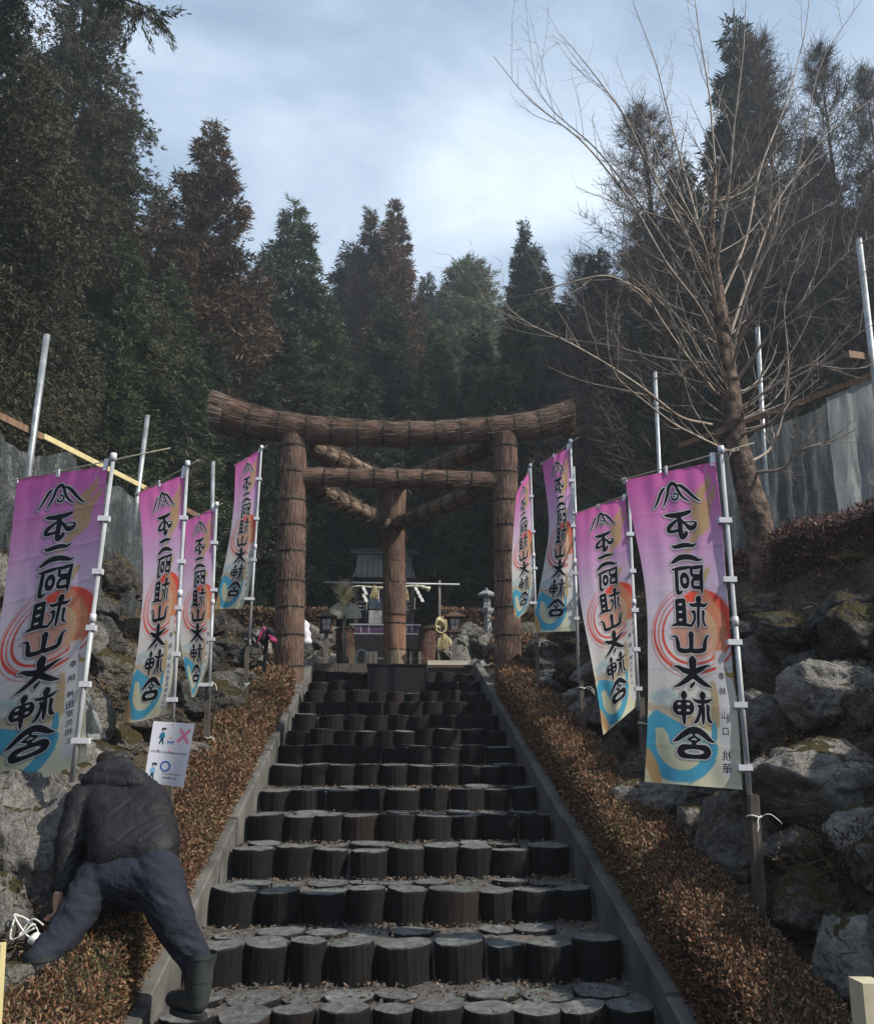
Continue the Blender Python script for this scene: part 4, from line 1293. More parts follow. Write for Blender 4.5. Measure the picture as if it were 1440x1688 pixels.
def banner(label, right, left, Yp, Yl, mat, pole, bar, seed, wob=.03, tex=1, clips=5, mid=None, yy=None):
    """right / left: the cloth's two long edges in the photograph; Yp the pole's distance, Yl the free edge's"""
    nv, nu = 90, 34
    rx, ry = edge(right, nv); lx, ly = edge(left, nv)
    V = []; UV = []
    rg = random.Random(seed)
    ph = rg.uniform(0, 9)
    mx_ = None
    if mid: mx_, my_ = edge(mid, nv)
    for j in range(nv):
        v = j / (nv - 1)
        for i in range(nu):
            u = i / (nu - 1)          # 0 left .. 1 right
            if mid is None:
                x = lx[j] * (1 - u) + rx[j] * u; y = ly[j] * (1 - u) + ry[j] * u
            else:
                w0, w1, w2 = (1 - u) ** 2, 2 * u * (1 - u), u * u
                x = lx[j] * w0 + mx_[j] * w1 + rx[j] * w2; y = ly[j] * w0 + my_[j] * w1 + ry[j] * w2
            Yd = Yl * (1 - u) + Yp * u
            fr = math.sin(PI * u) ** .8
            wv = wob * fr * (math.sin(v * 5.2 + u * 3.0 + ph) + .6 * math.sin(u * 7 - v * 3 + ph * 2)) * (.15 + v)
            wv += .010 * fr * mnoise.noise(Vector((u * 5, v * 11 + ph, seed)))
            wv += .006 * math.sin(u * 26 + v * 4) * fr * (1 - v) ** 2
            V.append(at(x, y, Yd + wv)); UV.append((u, 1 - v))
    idx = np.arange(nv - 1)[:, None] * nu + np.arange(nu - 1)[None]
    F = np.stack([idx, idx + nu, idx + nu + 1, idx + 1], -1).reshape(-1, 4)
    UV = np.array(UV)[F.ravel()]
    ptop, pbot = at(*pole[0], Yp), at(*pole[1], Yp)
    b = empty('banner', tuple(pbot)); tag(b, label, 'banner')
    link('cloth', np_mesh('cloth', V, [(F, UV, 0)], mat, True), b)
    # pole: thick lower tube, collar, thin upper tube
    k = pbot.lerp(ptop, .48)
    rr_ = .0145
    tube_obj('pole', [pbot, k, k + (ptop - k) * .001, ptop], [rr_, rr_, rr_ * .82, rr_ * .8], M['alu'], b, 12)
    tube_obj('pole_collar', [k - (ptop - pbot) * .012, k + (ptop - pbot) * .014], [rr_ * 1.35, rr_ * 1.25], M['plastic_white'], b, 12)
    tube_obj('pole_cap', [ptop - Vector((0, 0, .02)), ptop + Vector((0, 0, .025))], [rr_ * 1.3, rr_ * 1.25], M['plastic_white'], b, 12)
    (lu, lv), (ru, rv) = bar
    # crossbar through the pole head
    c0 = at(lu, lv, Yl); pr_ = ptop - Vector((0, 0, .01))
    c1 = pr_ + (pr_ - c0).normalized() * (at(ru, rv, Yp) - pr_).length
    tube_obj('crossbar', [c0, pr_ + Vector((0, .016, 0)), c1 + Vector((0, .016, 0))], [.0042] * 3, M['bar'], b, 8)
    # hanging tabs along the top edge
    for u in (.02, .48, .97):
        i = int(u * (nu - 1)); pt = V[i]
        f_ = (pt - c0).dot((pr_ - c0).normalized()); onb = c0 + (pr_ - c0).normalized() * f_
        m = MB(); m.beam(pt - Vector((0, 0, .025)), onb + Vector((0, 0, .008)), .028, .010); m.build('tab', M['plastic_white'], b)
    # clips round the pole
    for i in range(clips):
        v = .18 + .76 * i / max(1, clips - 1)
        pt = V[int(v * (nv - 1)) * nu + nu - 1]
        f_ = min(1, max(0, (pt.z - pbot.z) / (ptop.z - pbot.z))); q = pbot.lerp(ptop, f_)
        dr = (pt - q); dr.z = 0
        rz = math.atan2(dr.y, dr.x) if dr.length > .005 else PI
        m = MB(); m.box(q + dr * .45, (max(.05, dr.length + .045), .036, .030), Matrix.Rotation(rz, 3, 'Z')); m.build('clip', M['plastic_white'], b)
    return b, pbot, ptop

SLIP = [('奉', .655, 30), ('納', .70, 30)]
BN = {}
BN['R1'] = banner('largest purple and cream banner on the shaded side, slip ending in two bold characters',
   list(zip(XRx, XRy)), [(x, y) for x, y in zip(XLx, XLy)][1:10], 4.72, 5.12,
   banner_mat('banner_print', SLIP + [('山', .775, 30), ('口', .825, 30), ('桃', .90, 38), ('華', .94, 40)]),
   ((1188, 742), (1235, 1314)), ((1022, 792), (1240, 733)), 1, .018)
BN['L1'] = banner('largest purple banner on the sunlit side, lower corner folding behind the bending person',
   [(178, 768), (166, 880), (154, 1000), (143, 1110), (141, 1200), (143, 1254)], [(28, 790), (19, 880), (5, 1000), (-22, 1130), (-45, 1250), (-62, 1335)], 4.94, 5.3,
   banner_mat('banner_print', SLIP + [('神', .755, 28), ('田', .79, 28), ('家', .82, 28), ('先', .85, 28), ('祖', .88, 28), ('エ', .91, 24)]),
   ((187, 754), (118, 1290)), ((20, 792), (300, 724)), 2, .03)
BN['L2'] = banner('second banner on the sunlit side, blue mark on its slip, above the white notice',
   [(304, 782), (300, 890), (295, 985), (291, 1080), (284, 1150), (270, 1178)], [(228, 812), (236, 900), (236, 980), (226, 1080), (212, 1150), (200, 1193)], 6.26, 6.75,
   banner_mat('banner_print', SLIP + [('@', .745, 30), ('西', .785, 26), ('村', .81, 26), ('建', .835, 26), ('設', .86, 26), ('株', .885, 26), ('式', .91, 26), ('会', .935, 26), ('社', .958, 24)]),
   ((309, 765), (284, 1192)), ((222, 816), (338, 758)), 3, .05, mid=[(268, 797), (274, 900), (262, 985), (252, 1080), (244, 1160), (238, 1190)])
BN['L3'] = banner('third banner on the sunlit side, half hidden, its lower corner twisted up against the pole',
   [(353, 838), (351, 905), (354, 985), (350, 1060), (340, 1110), (322, 1148)], [(306, 858), (304, 920), (299, 985), (296, 1050), (304, 1100), (316, 1150)], 7.9, 8.35,
   banner_mat('banner_print', SLIP + [('田', .76, 26), ('家', .80, 26), ('三', .84, 26), ('二', .88, 26)]),
   ((357, 832), (344, 1150)), ((300, 862), (370, 824)), 4, .06, clips=4)
BN['L4'] = banner('farthest banner on the sunlit side, curling toward the left leg of the gate',
   [(428, 742), (424, 810), (421, 870), (416, 940), (408, 985), (398, 1003)], [(388, 765), (386, 830), (380, 880), (368, 940), (360, 975), (354, 1004)], 9.4, 9.8,
   banner_mat('banner_print', [('奉', .655, 28), ('納', .70, 28), ('山', .76, 28), ('田', .80, 28), ('家', .84, 28), ('一', .92, 28), ('同', .95, 28)]),
   ((431, 738), (410, 1062)), ((386, 768), (442, 730)), 5, .05, clips=4)
BN['R2'] = banner('banner behind the largest shaded-side one, bottom corner whipped up to its pole',
   [(1030, 820), (1038, 900), (1046, 985), (1050, 1080), (1050, 1120), (1056, 1158)], [(948, 845), (950, 925), (957, 1000), (972, 1075), (984, 1140), (994, 1212)], 6.7, 7.12,
   banner_mat('banner_print', SLIP + [('㈱', .76, 28), ('カ', .79, 28), ('ネ', .82, 28), ('マ', .85, 26), ('ン', .88, 26)]),
   ((1036, 812), (1052, 1172)), ((943, 848), (1050, 806)), 6, .05)
BN['R3'] = banner('pink banner right of the gate with a strong sideways curl',
   [(937, 738), (942, 810), (944, 880), (948, 960), (950, 1010), (949, 1040)], [(893, 762), (903, 830), (905, 880), (893, 950), (883, 1000), (878, 1043)], 8.1, 8.55,
   banner_mat('banner_print', [('奉', .70, 24), ('納', .75, 24), ('高', .86, 28), ('弥', .93, 34)]),
   ((940, 728), (954, 1125)), ((890, 766), (953, 716)), 7, .05, clips=4)
BN['R4'] = banner('narrow nearly edge-on banner overlapping the right leg of the gate',
   [(872, 776), (876, 840), (880, 900), (883, 950), (880, 985), (868, 1008)], [(851, 812), (847, 860), (843, 920), (844, 970), (848, 1023)], 10.0, 10.45,
   banner_mat('banner_print', [('奉', .655, 28), ('納', .70, 28), ('谷', .78, 28), ('口', .83, 28), ('稔', .90, 32)]),
   ((874, 768), (884, 1060)), ((850, 814), (878, 755)), 8, .03, clips=4)

# ------------------------------------------------------------------ stakes and pipes
def knot(p, seed, parent, tail=.10):
    rg = random.Random(seed)
    for a_ in range(2):
        P = [Vector(p)]
        d = Vector((rg.uniform(-.6, 1), -.5, rg.uniform(-.2, .6))).normalized()
        for k in range(7):
            P.append(P[-1] + d * tail / 6); d = (d + Vector((rg.uniform(-.4, .4), rg.uniform(-.3, .3), -.35))).normalized()
        tube_obj('string_tail', P, [.0028] * len(P), M['string'], parent, 5)
def stake(label, top, bot, Y, wd=.045, mat='stake', grp=None, knots=(.12,), seed=0, name='stake'):
    a_, b_ = at(*top, Y), at(*bot, Y)
    s_ = empty(name, tuple(b_)); tag(s_, label, 'stake', grp)
    m = MB(); m.beam(b_ - Vector((0, 0, .15)), a_, wd, wd * .85); m.build('shaft', M[mat], s_)
    for i, f_ in enumerate(knots):
        q = a_.lerp(b_, f_)
        m = MB()
        d = (a_ - b_).normalized(); x = Vector((1, 0, 0))
        r = wd * .66
        ring = [q + Vector((math.cos(t) * r, math.sin(t) * r, .006 * math.sin(t * 2 + i))) for t in np.linspace(0, 2 * PI, 13)]
        m.tube(ring, .0045, 5, False); m.build('lashing', M['string'], s_, True)
        knot(q + Vector((r, -r * .6, 0)), seed * 5 + i, s_)
    return s_
stake('grey timber stake lashed to the foot of the largest shaded-side banner', (1240, 1310), (1253, 1540), 4.69, .055, knots=(.16, .97), seed=1)
stake('grey stake behind the left edge of the largest shaded-side banner', (1056, 1150), (1063, 1325), 6.72, .05, knots=(.25, .93), seed=2)
stake('grey stake carrying the pink banner right of the gate', (957, 1122), (962, 1205), 8.13, .05, knots=(.15,), seed=3)
stake('pale stake carrying the edge-on banner by the right gate leg', (884, 1045), (886, 1115), 10.03, .05, knots=(.2,), seed=4)
stake('dark stake with tied white string under the twisted third banner', (343, 1120), (342, 1218), 7.93, .05, knots=(.08, .98), seed=5)
stake('grey stake with white string carrying the farthest sunlit-side banner', (408, 1045), (405, 1142), 9.43, .05, knots=(.1, .85), seed=6)
stake('leaning dark timber stake held by the bending person', (112, 1330), (84, 1515), 4.98, .045, knots=(), seed=7)
stake('black post carrying the pink and black cloth', (440, 1050), (434, 1105), 10.8, .05, 'black', knots=(), seed=8)
stake('pale cut timber post in the lower right corner of the view', (1428, 1616), (1440, 1760), 2.9, .085, 'bar', knots=(), seed=9)
stake('bright yellow timber edge at the lower left margin of the view', (-3, 1556), (-8, 1760), 2.7, .035, 'wood_yellow', knots=(), seed=10)

def pipe(label, top, bot, Y, r=.024):
    a_, b_ = at(*top, Y), at(*bot, Y)
    g = H(b_.x, b_.y)
    b2 = b_ + (b_ - a_).normalized() * max(0, (b_.z - g) + .1) if b_.z > g - .1 else b_
    p_ = empty('scaffold_pipe', tuple(b2)); tag(p_, label, 'pipe')
    tube_obj('tube', [b2, a_], [r, r], M['steel'], p_, 14)
    m = MB(); m.tube([a_ - Vector((0, 0, .0)), a_ + Vector((0, 0, .004))], [r * 1.08, r * 1.05], 14); m.build('end_cap', M['plastic_white'], p_)
    return a_, b2
pipe('tallest steel pipe on the sunlit side, standing behind the largest banner', (77, 553), (46, 785), 7.4, .028)
pipe('steel pipe rising behind the upper left corner of the second sunlit-side banner', (243, 686), (205, 992), 9.2, .026)
pipe('short steel pipe standing behind the twisted third banner', (351, 762), (349, 900), 10.2, .024)
pipe('thin steel pipe in the gap behind the largest shaded-side banner', (1079, 614), (1087, 790), 10.6, .026)
pipe('steel pipe standing just right of the bare tree trunk', (1248, 540), (1262, 800), 8.9, .026)
pipe('tallest pipe at the right margin carrying the brown cross piece', (1415, 395), (1450, 700), 7.5, .030)
pipe('thin dark pipe behind the pink banner right of the gate', (945, 770), (955, 1000), 11.2, .018)

def batten(label, a_, b_, mat, wd=.06, name='batten'):
    o = empty(name, tuple(at(*a_))); tag(o, label, 'batten')
    m = MB(); m.beam(at(*a_), at(*b_), wd * .6, wd); m.build('timber', M[mat], o)
    return o
batten('brown batten on the sunlit side left of the tallest pipe', (-30, 672, 6.9), (72, 722, 7.6), 'wood_brown')
batten('bright yellow batten above the dark plastic sheeting', (71, 719, 7.55), (240, 805, 9.35), 'wood_yellow', .05)
batten('brown batten running from the second pipe down behind the banners', (238, 806, 9.3), (330, 853, 10.3), 'wood_brown')
batten('brown batten along the top of the shaded-side plastic sheeting', (1120, 735, 9.9), (1450, 615, 7.5), 'wood_brown', .065)
batten('short brown cross piece on the pipe at the right margin', (1396, 584, 7.4), (1436, 590, 7.6), 'wood_brown', .07)

# ------------------------------------------------------------------ plastic sheeting
def sheetmat(name, col, clear, sz=.35):
    m, N_, L_ = newmat(name)
    v = _coord(N_, L_, 'Object', (1, 1, sz))
    n = noise(N_, L_, v, 6, 6, .6, 1.0)
    rd = math_(N_, L_, 'ABSOLUTE', math_(N_, L_, 'SUBTRACT', noise(N_, L_, v, 4.5, 6, .6, 1.5), .5)); rd = ramp(N_, L_, rd, [(.0, (1, 1, 1)), (.06, (.25, .25, .25)), (.25, (0, 0, 0))])
    n = math_(N_, L_, 'ADD', n, math_(N_, L_, 'MULTIPLY', rd, .8))
    n2 = noise(N_, L_, v, 1.2, 5, .6)
    b = N_.new('ShaderNodeBump'); b.inputs['Strength'].default_value = 1.0; b.inputs['Distance'].default_value = .028; L_.new(n, b.inputs['Height'])
    p = N_.new('ShaderNodeBsdfPrincipled'); p.inputs['Base Color'].default_value = (*col, 1); p.inputs['Roughness'].default_value = .22
    L_.new(b.outputs[0], p.inputs['Normal'])
    tl = N_.new('ShaderNodeBsdfTranslucent'); tl.inputs[0].default_value = (*col, 1)
    x1 = N_.new('ShaderNodeMixShader'); x1.inputs[0].default_value = .4; L_.new(p.outputs[0], x1.inputs[1]); L_.new(tl.outputs[0], x1.inputs[2])
    tr = N_.new('ShaderNodeBsdfTransparent'); tr.inputs[0].default_value = (.8, .85, .88, 1)
    x2 = N_.new('ShaderNodeMixShader')
    f = ramp(N_, L_, math_(N_, L_, 'ADD', math_(N_, L_, 'MULTIPLY', n2, .6), math_(N_, L_, 'MULTIPLY', n, .4)), [(.35, (clear + .12,) * 3), (.65, (max(0, clear - .25),) * 3)])
    f = math_(N_, L_, 'SUBTRACT', f, math_(N_, L_, 'MULTIPLY', rd, .30)); L_.new(f, x2.inputs[0]); L_.new(x1.outputs[0], x2.inputs[1]); L_.new(tr.outputs[0], x2.inputs[2])
    o = N_.new('ShaderNodeOutputMaterial'); L_.new(x2.outputs[0], o.inputs[0])
    return m
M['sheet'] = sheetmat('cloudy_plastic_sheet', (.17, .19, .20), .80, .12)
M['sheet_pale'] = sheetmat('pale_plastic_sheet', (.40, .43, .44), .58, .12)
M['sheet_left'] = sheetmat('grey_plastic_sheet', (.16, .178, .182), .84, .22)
def sheet(label, top, zbot, mat, seed, folds=9, amp=.06, sag=.05):
    """hangs from the polyline top [(u, v, Y)] down to the ground"""
    P = [at(*t) for t in top]
    A = np.array([tuple(p) for p in P]); seg = np.linalg.norm(np.diff(A, axis=0), axis=1); T = np.concatenate([[0], np.cumsum(seg)])
    nu, nv = int(T[-1] / .035), 46
    t = np.linspace(0, T[-1], nu)
    C = np.stack([np.interp(t, T, A[:, j]) for j in range(3)], 1)
    d = np.gradient(C, axis=0); nr = np.stack([d[:, 1], -d[:, 0]], 1); nr /= np.linalg.norm(nr, axis=1, keepdims=True)
    V = []
    for j in range(nv):
        v = j / (nv - 1)
        for i in range(nu):
            x, y, z = C[i]
            a_ = t[i]
            zt = z - sag * abs(math.sin(a_ * 2.6 + seed)) * (1 - v)
            zb = zbot + .05 * math.sin(a_ * 3)
            f_ = amp * (.35 + v) * ((1 - abs(mnoise.noise(Vector((a_ * 2.9 + v * .5, seed, v * .5)))) * 3.2) * 1.3 + .6 * (1 - abs(mnoise.noise(Vector((a_ * 7, seed, v * 1.5)))) * 3))
            f_ += .02 * mnoise.noise(Vector((a_ * 6 + v * 5, v * 9, seed)))
            V.append((x + nr[i, 0] * f_, y + nr[i, 1] * f_, zt + (zb - zt) * v))
    idx = np.arange(nv - 1)[:, None] * nu + np.arange(nu - 1)[None]
    F = np.stack([idx, idx + nu, idx + nu + 1, idx + 1], -1).reshape(-1, 4)
    o = link('plastic_sheet', np_mesh('plastic_sheet', V, [(F, None, 0)], M[mat], True))
    tag(o, label, 'plastic sheet')
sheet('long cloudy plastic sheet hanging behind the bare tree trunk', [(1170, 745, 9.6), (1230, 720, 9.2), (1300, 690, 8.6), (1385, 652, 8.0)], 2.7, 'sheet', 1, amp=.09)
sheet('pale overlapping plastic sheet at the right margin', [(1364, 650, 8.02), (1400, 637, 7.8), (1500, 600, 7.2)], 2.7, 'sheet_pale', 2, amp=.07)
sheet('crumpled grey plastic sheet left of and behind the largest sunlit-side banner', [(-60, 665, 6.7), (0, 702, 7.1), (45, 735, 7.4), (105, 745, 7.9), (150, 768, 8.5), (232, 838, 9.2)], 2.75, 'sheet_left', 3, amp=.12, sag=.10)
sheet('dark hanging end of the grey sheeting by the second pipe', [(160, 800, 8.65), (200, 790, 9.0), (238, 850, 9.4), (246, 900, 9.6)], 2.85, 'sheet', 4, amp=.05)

# ------------------------------------------------------------------ white notice
def notice():
    p = Paint(256, 384)
    p.img[:] = (.80, .81, .86)
    def st_(pts, c, s=1.0): p.over(p.mask(p.capsules(pts), s), c)
    st_([(176, 42, 9), (232, 118, 9)], (.86, .50, .66)); st_([(232, 44, 9), (172, 112, 9)], (.86, .50, .66))
    for ox, oy, c in ((70, 40, (.16, .45, .55)), (44, 260, (.45, .66, .78))):
        st_([(ox, oy + 8, 11), (ox + 8, oy + 6, 10)], (.13, .12, .14)); st_([(ox + 6, oy + 14, 7), (ox + 7, oy + 16, 7)], (.80, .76, .76))
        st_([(ox, oy + 34, 11), (ox, oy + 58, 11)], c); st_([(ox - 12, oy + 36, 4), (ox - 16, oy + 60, 3)], c); st_([(ox + 11, oy + 36, 4), (ox + 12, oy + 58, 3)], c)
        st_([(ox - 3, oy + 66, 7), (ox - 12, oy + 96, 4)], (.14, .27, .36)); st_([(ox + 3, oy + 66, 7), (ox + 10, oy + 98, 4)], (.14, .27, .36))
    st_([(92, 128, 1.2), (112, 128, 1.2)], (.25, .3, .5)); st_([(112, 122, 5), (140, 124, 6)], (.35, .50, .72)); st_([(116, 124, 2.5), (114, 138, 2)], (.35, .50, .72)); st_([(138, 124, 2.5), (140, 140, 2)], (.35, .50, .72)); st_([(142, 116, 5), (148, 118, 4)], (.35, .50, .72)); st_([(110, 120, 2), (106, 110, 2)], (.35, .50, .72))
    p.over(p.mask(np.abs(np.hypot(p.X - 118, p.Y - 272) - 28) - 5.5, 1), (.22, .36, .66))
    for i, ch in enumerate('このエリアでは、わんちゃんを歩かせないでください'): stamp(p, ch, 14 + i * 9.7, 188, 15, (.15, .15, .18), False)
    for i, ch in enumerate('だっこして歩いてください'): stamp(p, ch, 112 + i * 9.6, 316, 13, (.15, .15, .18), False)
    for i, ch in enumerate('ご協力お願いします'): stamp(p, ch, 112 + i * 10.5, 340, 13, (.15, .15, .18), False)
    m, N_, L_ = newmat('laminated_notice')
    t = N_.new('ShaderNodeTexImage'); t.image = make_image('laminated_notice', p.img)
    uv = N_.new('ShaderNodeUVMap'); L_.new(uv.outputs[0], t.inputs[0])
    finish(m, N_, L_, t.outputs[0], .35, trans=.2)
    V = []; UV = []
    n = 14
    c = [(253, 1189), (321, 1193), (302, 1299), (237, 1289)]
    for j in range(n):
        for i in range(n):
            u, v = i / (n - 1), j / (n - 1)
            x = (c[0][0] * (1 - u) + c[1][0] * u) * (1 - v) + (c[3][0] * (1 - u) + c[2][0] * u) * v
            y = (c[0][1] * (1 - u) + c[1][1] * u) * (1 - v) + (c[3][1] * (1 - u) + c[2][1] * u) * v
            cur = max(0, u + v - 1.35) * .12
            V.append(at(x, y, 6.18 + .03 * math.sin(u * 4) - cur)); UV.append((u, 1 - v))
    idx = np.arange(n - 1)[:, None] * n + np.arange(n - 1)[None]
    F = np.stack([idx, idx + n, idx + n + 1, idx + 1], -1).reshape(-1, 4)
    s_ = empty('notice', tuple(at(284, 1300, 6.2))); tag(s_, 'white laminated notice with pink cross, blue ring and walking figures', 'notice')
    link('laminated_sheet', np_mesh('laminated_sheet', V, [(F, np.array(UV)[F.ravel()], 0)], m, True), s_)
    for u, v in ((284, 1195), (281, 1217), (279, 1239)):
        q = at(u, v, 6.165); mm = MB(); mm.tube([q, q - Vector((0, .008, 0))], [.006, .004], 8); mm.build('pin', M['pin'], s_)
    st2 = stake('stake behind the white notice carrying the second sunlit-side banner', (284, 1186), (280, 1330), 6.24, .045, knots=(), seed=12)
M['pin'] = simple('red_pin', (.35, .05, .07), None, 4, .4)
notice()
# ------------------------------------------------------------------ person
def union(caps, voxel, name, mat, parent, smooth_it=6, fold=None):
    """tapered capsules fused into one skin"""
    bm = bmesh.new()
    for c in caps:
        p0, r0, p1, r1 = Vector(c[0]), c[1], Vector(c[2]), c[3]
        fl = c[4] if len(c) > 4 else None      # (axis vector, factor) flattening
        d = p1 - p0
        n = max(2, int(d.length / (min(r0, r1) * .35)) + 1)
        for k in range(n):
            f = k / (n - 1); r = r0 + (r1 - r0) * f
            T = Matrix.Translation(p0 + d * f)
            S = Matrix.Scale(fl[1], 4, fl[0]) if fl else Matrix.Identity(4)
            bmesh.ops.create_icosphere(bm, subdivisions=3 if r > .03 else 2, radius=r, matrix=T @ S)
    me = bpy.data.meshes.new('tmp'); bm.to_mesh(me); bm.free()
    o = bpy.data.objects.new('tmp', me); COL.objects.link(o)
    m = o.modifiers.new('r', 'REMESH'); m.mode = 'VOXEL'; m.voxel_size = voxel; m.adaptivity = 0
    s_ = o.modifiers.new('s', 'SMOOTH'); s_.iterations = smooth_it; s_.factor = .6
    dg = bpy.context.evaluated_depsgraph_get()
    res = bpy.data.meshes.new_from_object(o.evaluated_get(dg))
    bpy.data.objects.remove(o, do_unlink=True); bpy.data.meshes.remove(me)
    res.name = name
    if fold:
        nr = [v.normal.copy() for v in res.vertices]
        for v, n_ in zip(res.vertices, nr): v.co += n_ * fold(v.co)
    for p in res.polygons: p.use_smooth = True
    res.materials.clear(); res.materials.append(mat)
    return link(name, res, parent, True)
def clothmat(name, c1, c2, rough=.75):
    m, N_, L_ = newmat(name)
    v = _coord(N_, L_, 'Object', 1)
    n = noise(N_, L_, v, 5, 6, .65, .4); f = noise(N_, L_, v, 260, 2)
    col = ramp(N_, L_, n, [(.35, c1), (.65, c2)])
    h = math_(N_, L_, 'ADD', math_(N_, L_, 'MULTIPLY', noise(N_, L_, v, 14, 5, .6, 1.0), .9), math_(N_, L_, 'MULTIPLY', f, .06))
    return finish(m, N_, L_, col, rough, h, .7, .02, .3)
M['jacket'] = clothmat('black_padded_jacket', (.0065, .0065, .008), (.012, .012, .0145), .6)
M['trousers'] = clothmat('navy_trousers', (.0085, .0105, .018), (.018, .0215, .034), .85)
M['boot'] = simple('dark_rubber_boot', (.022, .026, .027), (.040, .046, .047), 9, .42, .15)
M['skin'] = simple('skin', (.36, .19, .13), (.46, .26, .18), 14, .55, .1)
M['hair'] = simple('dark_hair', (.010, .008, .007), (.03, .025, .02), 50, .5, .5, stretch=(1, 1, .1))
pe = empty('person', tuple(at(200, 1650, 4.6)))
tag(pe, 'person in a black hooded jacket and navy trousers bending away astride the hedge', 'person')
A = lambda u, v, Y: at(u, v, Y)
hipc = A(212, 1448, 4.60); hl = A(165, 1455, 4.62); hr = A(256, 1452, 4.56)
kl = A(112, 1530, 4.44); al = A(58, 1612, 4.28); kr_ = A(290, 1530, 4.46); ar_ = A(322, 1612, 4.46)
ch = A(186, 1335, 4.92); nk = A(182, 1282, 5.06); hd_ = A(178, 1285, 5.22)
sl_ = A(138, 1322, 4.90); el_ = A(114, 1400, 4.76); hl_ = A(95, 1490, 4.66)
sr_ = A(250, 1338, 4.86); er_ = A(228, 1385, 5.0); hrd = A(205, 1425, 5.06)
# hand gripping the stake, thumb off the side of the palm
fing = []
pc = hl_.copy(); fd = (A(92, 1520, 4.66) - pc).normalized(); sx = Vector((1, 0, 0)); fr_ = Vector((-.2, 1, .1)).normalized()
for i, (ox, ln) in enumerate(((-.030, .030), (-.010, .036), (.010, .034), (.028, .026))):
    b0 = pc + fd * .035 + fr_ * ox; b1 = b0 + fd * ln * .8 + sx * -.012; b2 = b1 + (fd * .4 - sx * .9).normalized() * ln * .8; b3 = b2 + (fd * -.3 - sx * .8).normalized() * ln * .55
    fing += [(b0, .0105, b1, .0098), (b1, .0098, b2, .009), (b2, .009, b3, .008)]
t0 = pc - fr_ * .036; t1 = t0 - fr_ * .018 + fd * .03; t2 = t1 - sx * .022 + fd * .018
fing += [(t0, .014, t1, .0115), (t1, .0115, t2, .0095)]
palm = [(pc - fd * .02, .028, pc + fd * .035, .032, (sx, .55))]
bodycaps = [(hipc, .085, ch, .11), (ch, .13, nk, .06), (nk, .055, hd_, .058), (hd_, .095, hd_ + (hd_ - nk).normalized() * .06, .09),
            (hl, .085, kl, .058), (kl, .056, al, .040), (hr, .085, kr_, .058), (kr_, .056, ar_, .034), (al, .04, al + Vector((-.02, .10, -.05)), .032), (ar_, .042, ar_ + Vector((-.07, .10, -.12)), .034),
            (sl_, .045, el_, .04), (el_, .04, hl_ - fd * .03, .026), (hl_ - fd * .04, .025, pc, .027), (sr_ - Vector((.03, 0, 0)), .045, er_, .035), (er_, .035, hrd, .024), (hrd, .026, hrd + Vector((0, .05, -.03)), .024),
            (ch, .10, sl_, .045), (ch, .10, sr_ - Vector((.03, 0, 0)), .045)] + palm + fing
union(bodycaps, .0064, 'body', M['skin'], pe, 2)
def fold_j(co):
    a_ = mnoise.noise(Vector((co.x * 4.5, co.y * 4.5, co.z * 7))) * .010
    w_ = mnoise.noise(Vector((co.x * 3 + 9, co.y * 3, co.z * 9 - co.x * 7)))
    c_ = mnoise.noise(Vector((co.x * 11 - co.z * 5, co.y * 8, co.z * 4)))
    return a_ - max(0, 1 - abs(w_) * 8) * .006 - max(0, 1 - abs(c_) * 8) * .003
yx = Vector((.05, .8, .55)).normalized()   # through the flat of the back
jc = []
LV = [(1408, 142, 293, 4.64, .128), (1362, 137, 288, 4.78, .132), (1328, 127, 274, 4.90, .122), (1302, 134, 250, 4.98, .098)]
for q in np.linspace(0, len(LV) - 1.001, 15):
    i = int(q); f = q - i
    v_, x0_, x1_, Y_, r_ = [LV[i][k] * (1 - f) + LV[i + 1][k] * f for k in range(5)]
    rp_ = r_ / Y_ * 1440 * .98
    jc.append((A(x0_ + rp_ + 8, v_, Y_), r_, A(x1_ - rp_, v_ - 3, Y_), r_))
jc += [(A(134, 1324, 4.88), .088, A(116, 1392, 4.76), .078), (A(116, 1392, 4.76), .078, A(106, 1462, 4.70), .062), (A(248, 1335, 4.90), .085, A(238, 1395, 5.02), .085)]
j_ = union(jc, .010, 'jacket', M['jacket'], pe, 8, fold_j)
# hood lying bunched round the neck
hc = [(A(147, 1288, 4.92), .046, A(168, 1274, 4.94), .060), (A(168, 1274, 4.94), .060, A(212, 1277, 4.92), .062), (A(212, 1277, 4.92), .062, A(240, 1302, 4.86), .046), (A(160, 1290, 4.90), .050, A(226, 1296, 4.87), .050), (A(178, 1262, 5.0), .055, A(204, 1264, 5.0), .055)]
union(hc, .009, 'hood', M['jacket'], pe, 5, lambda c: mnoise.noise(c * 6) * .010 - max(0, 1 - abs(mnoise.noise(Vector((c.x * 5, c.y * 5, c.z * 14)))) * 7) * .007)
# hem band and sleeve seam
hem = [A(140, 1432, 4.58), A(170, 1440, 4.50), A(212, 1438, 4.47), A(255, 1430, 4.48), A(284, 1420, 4.56)]
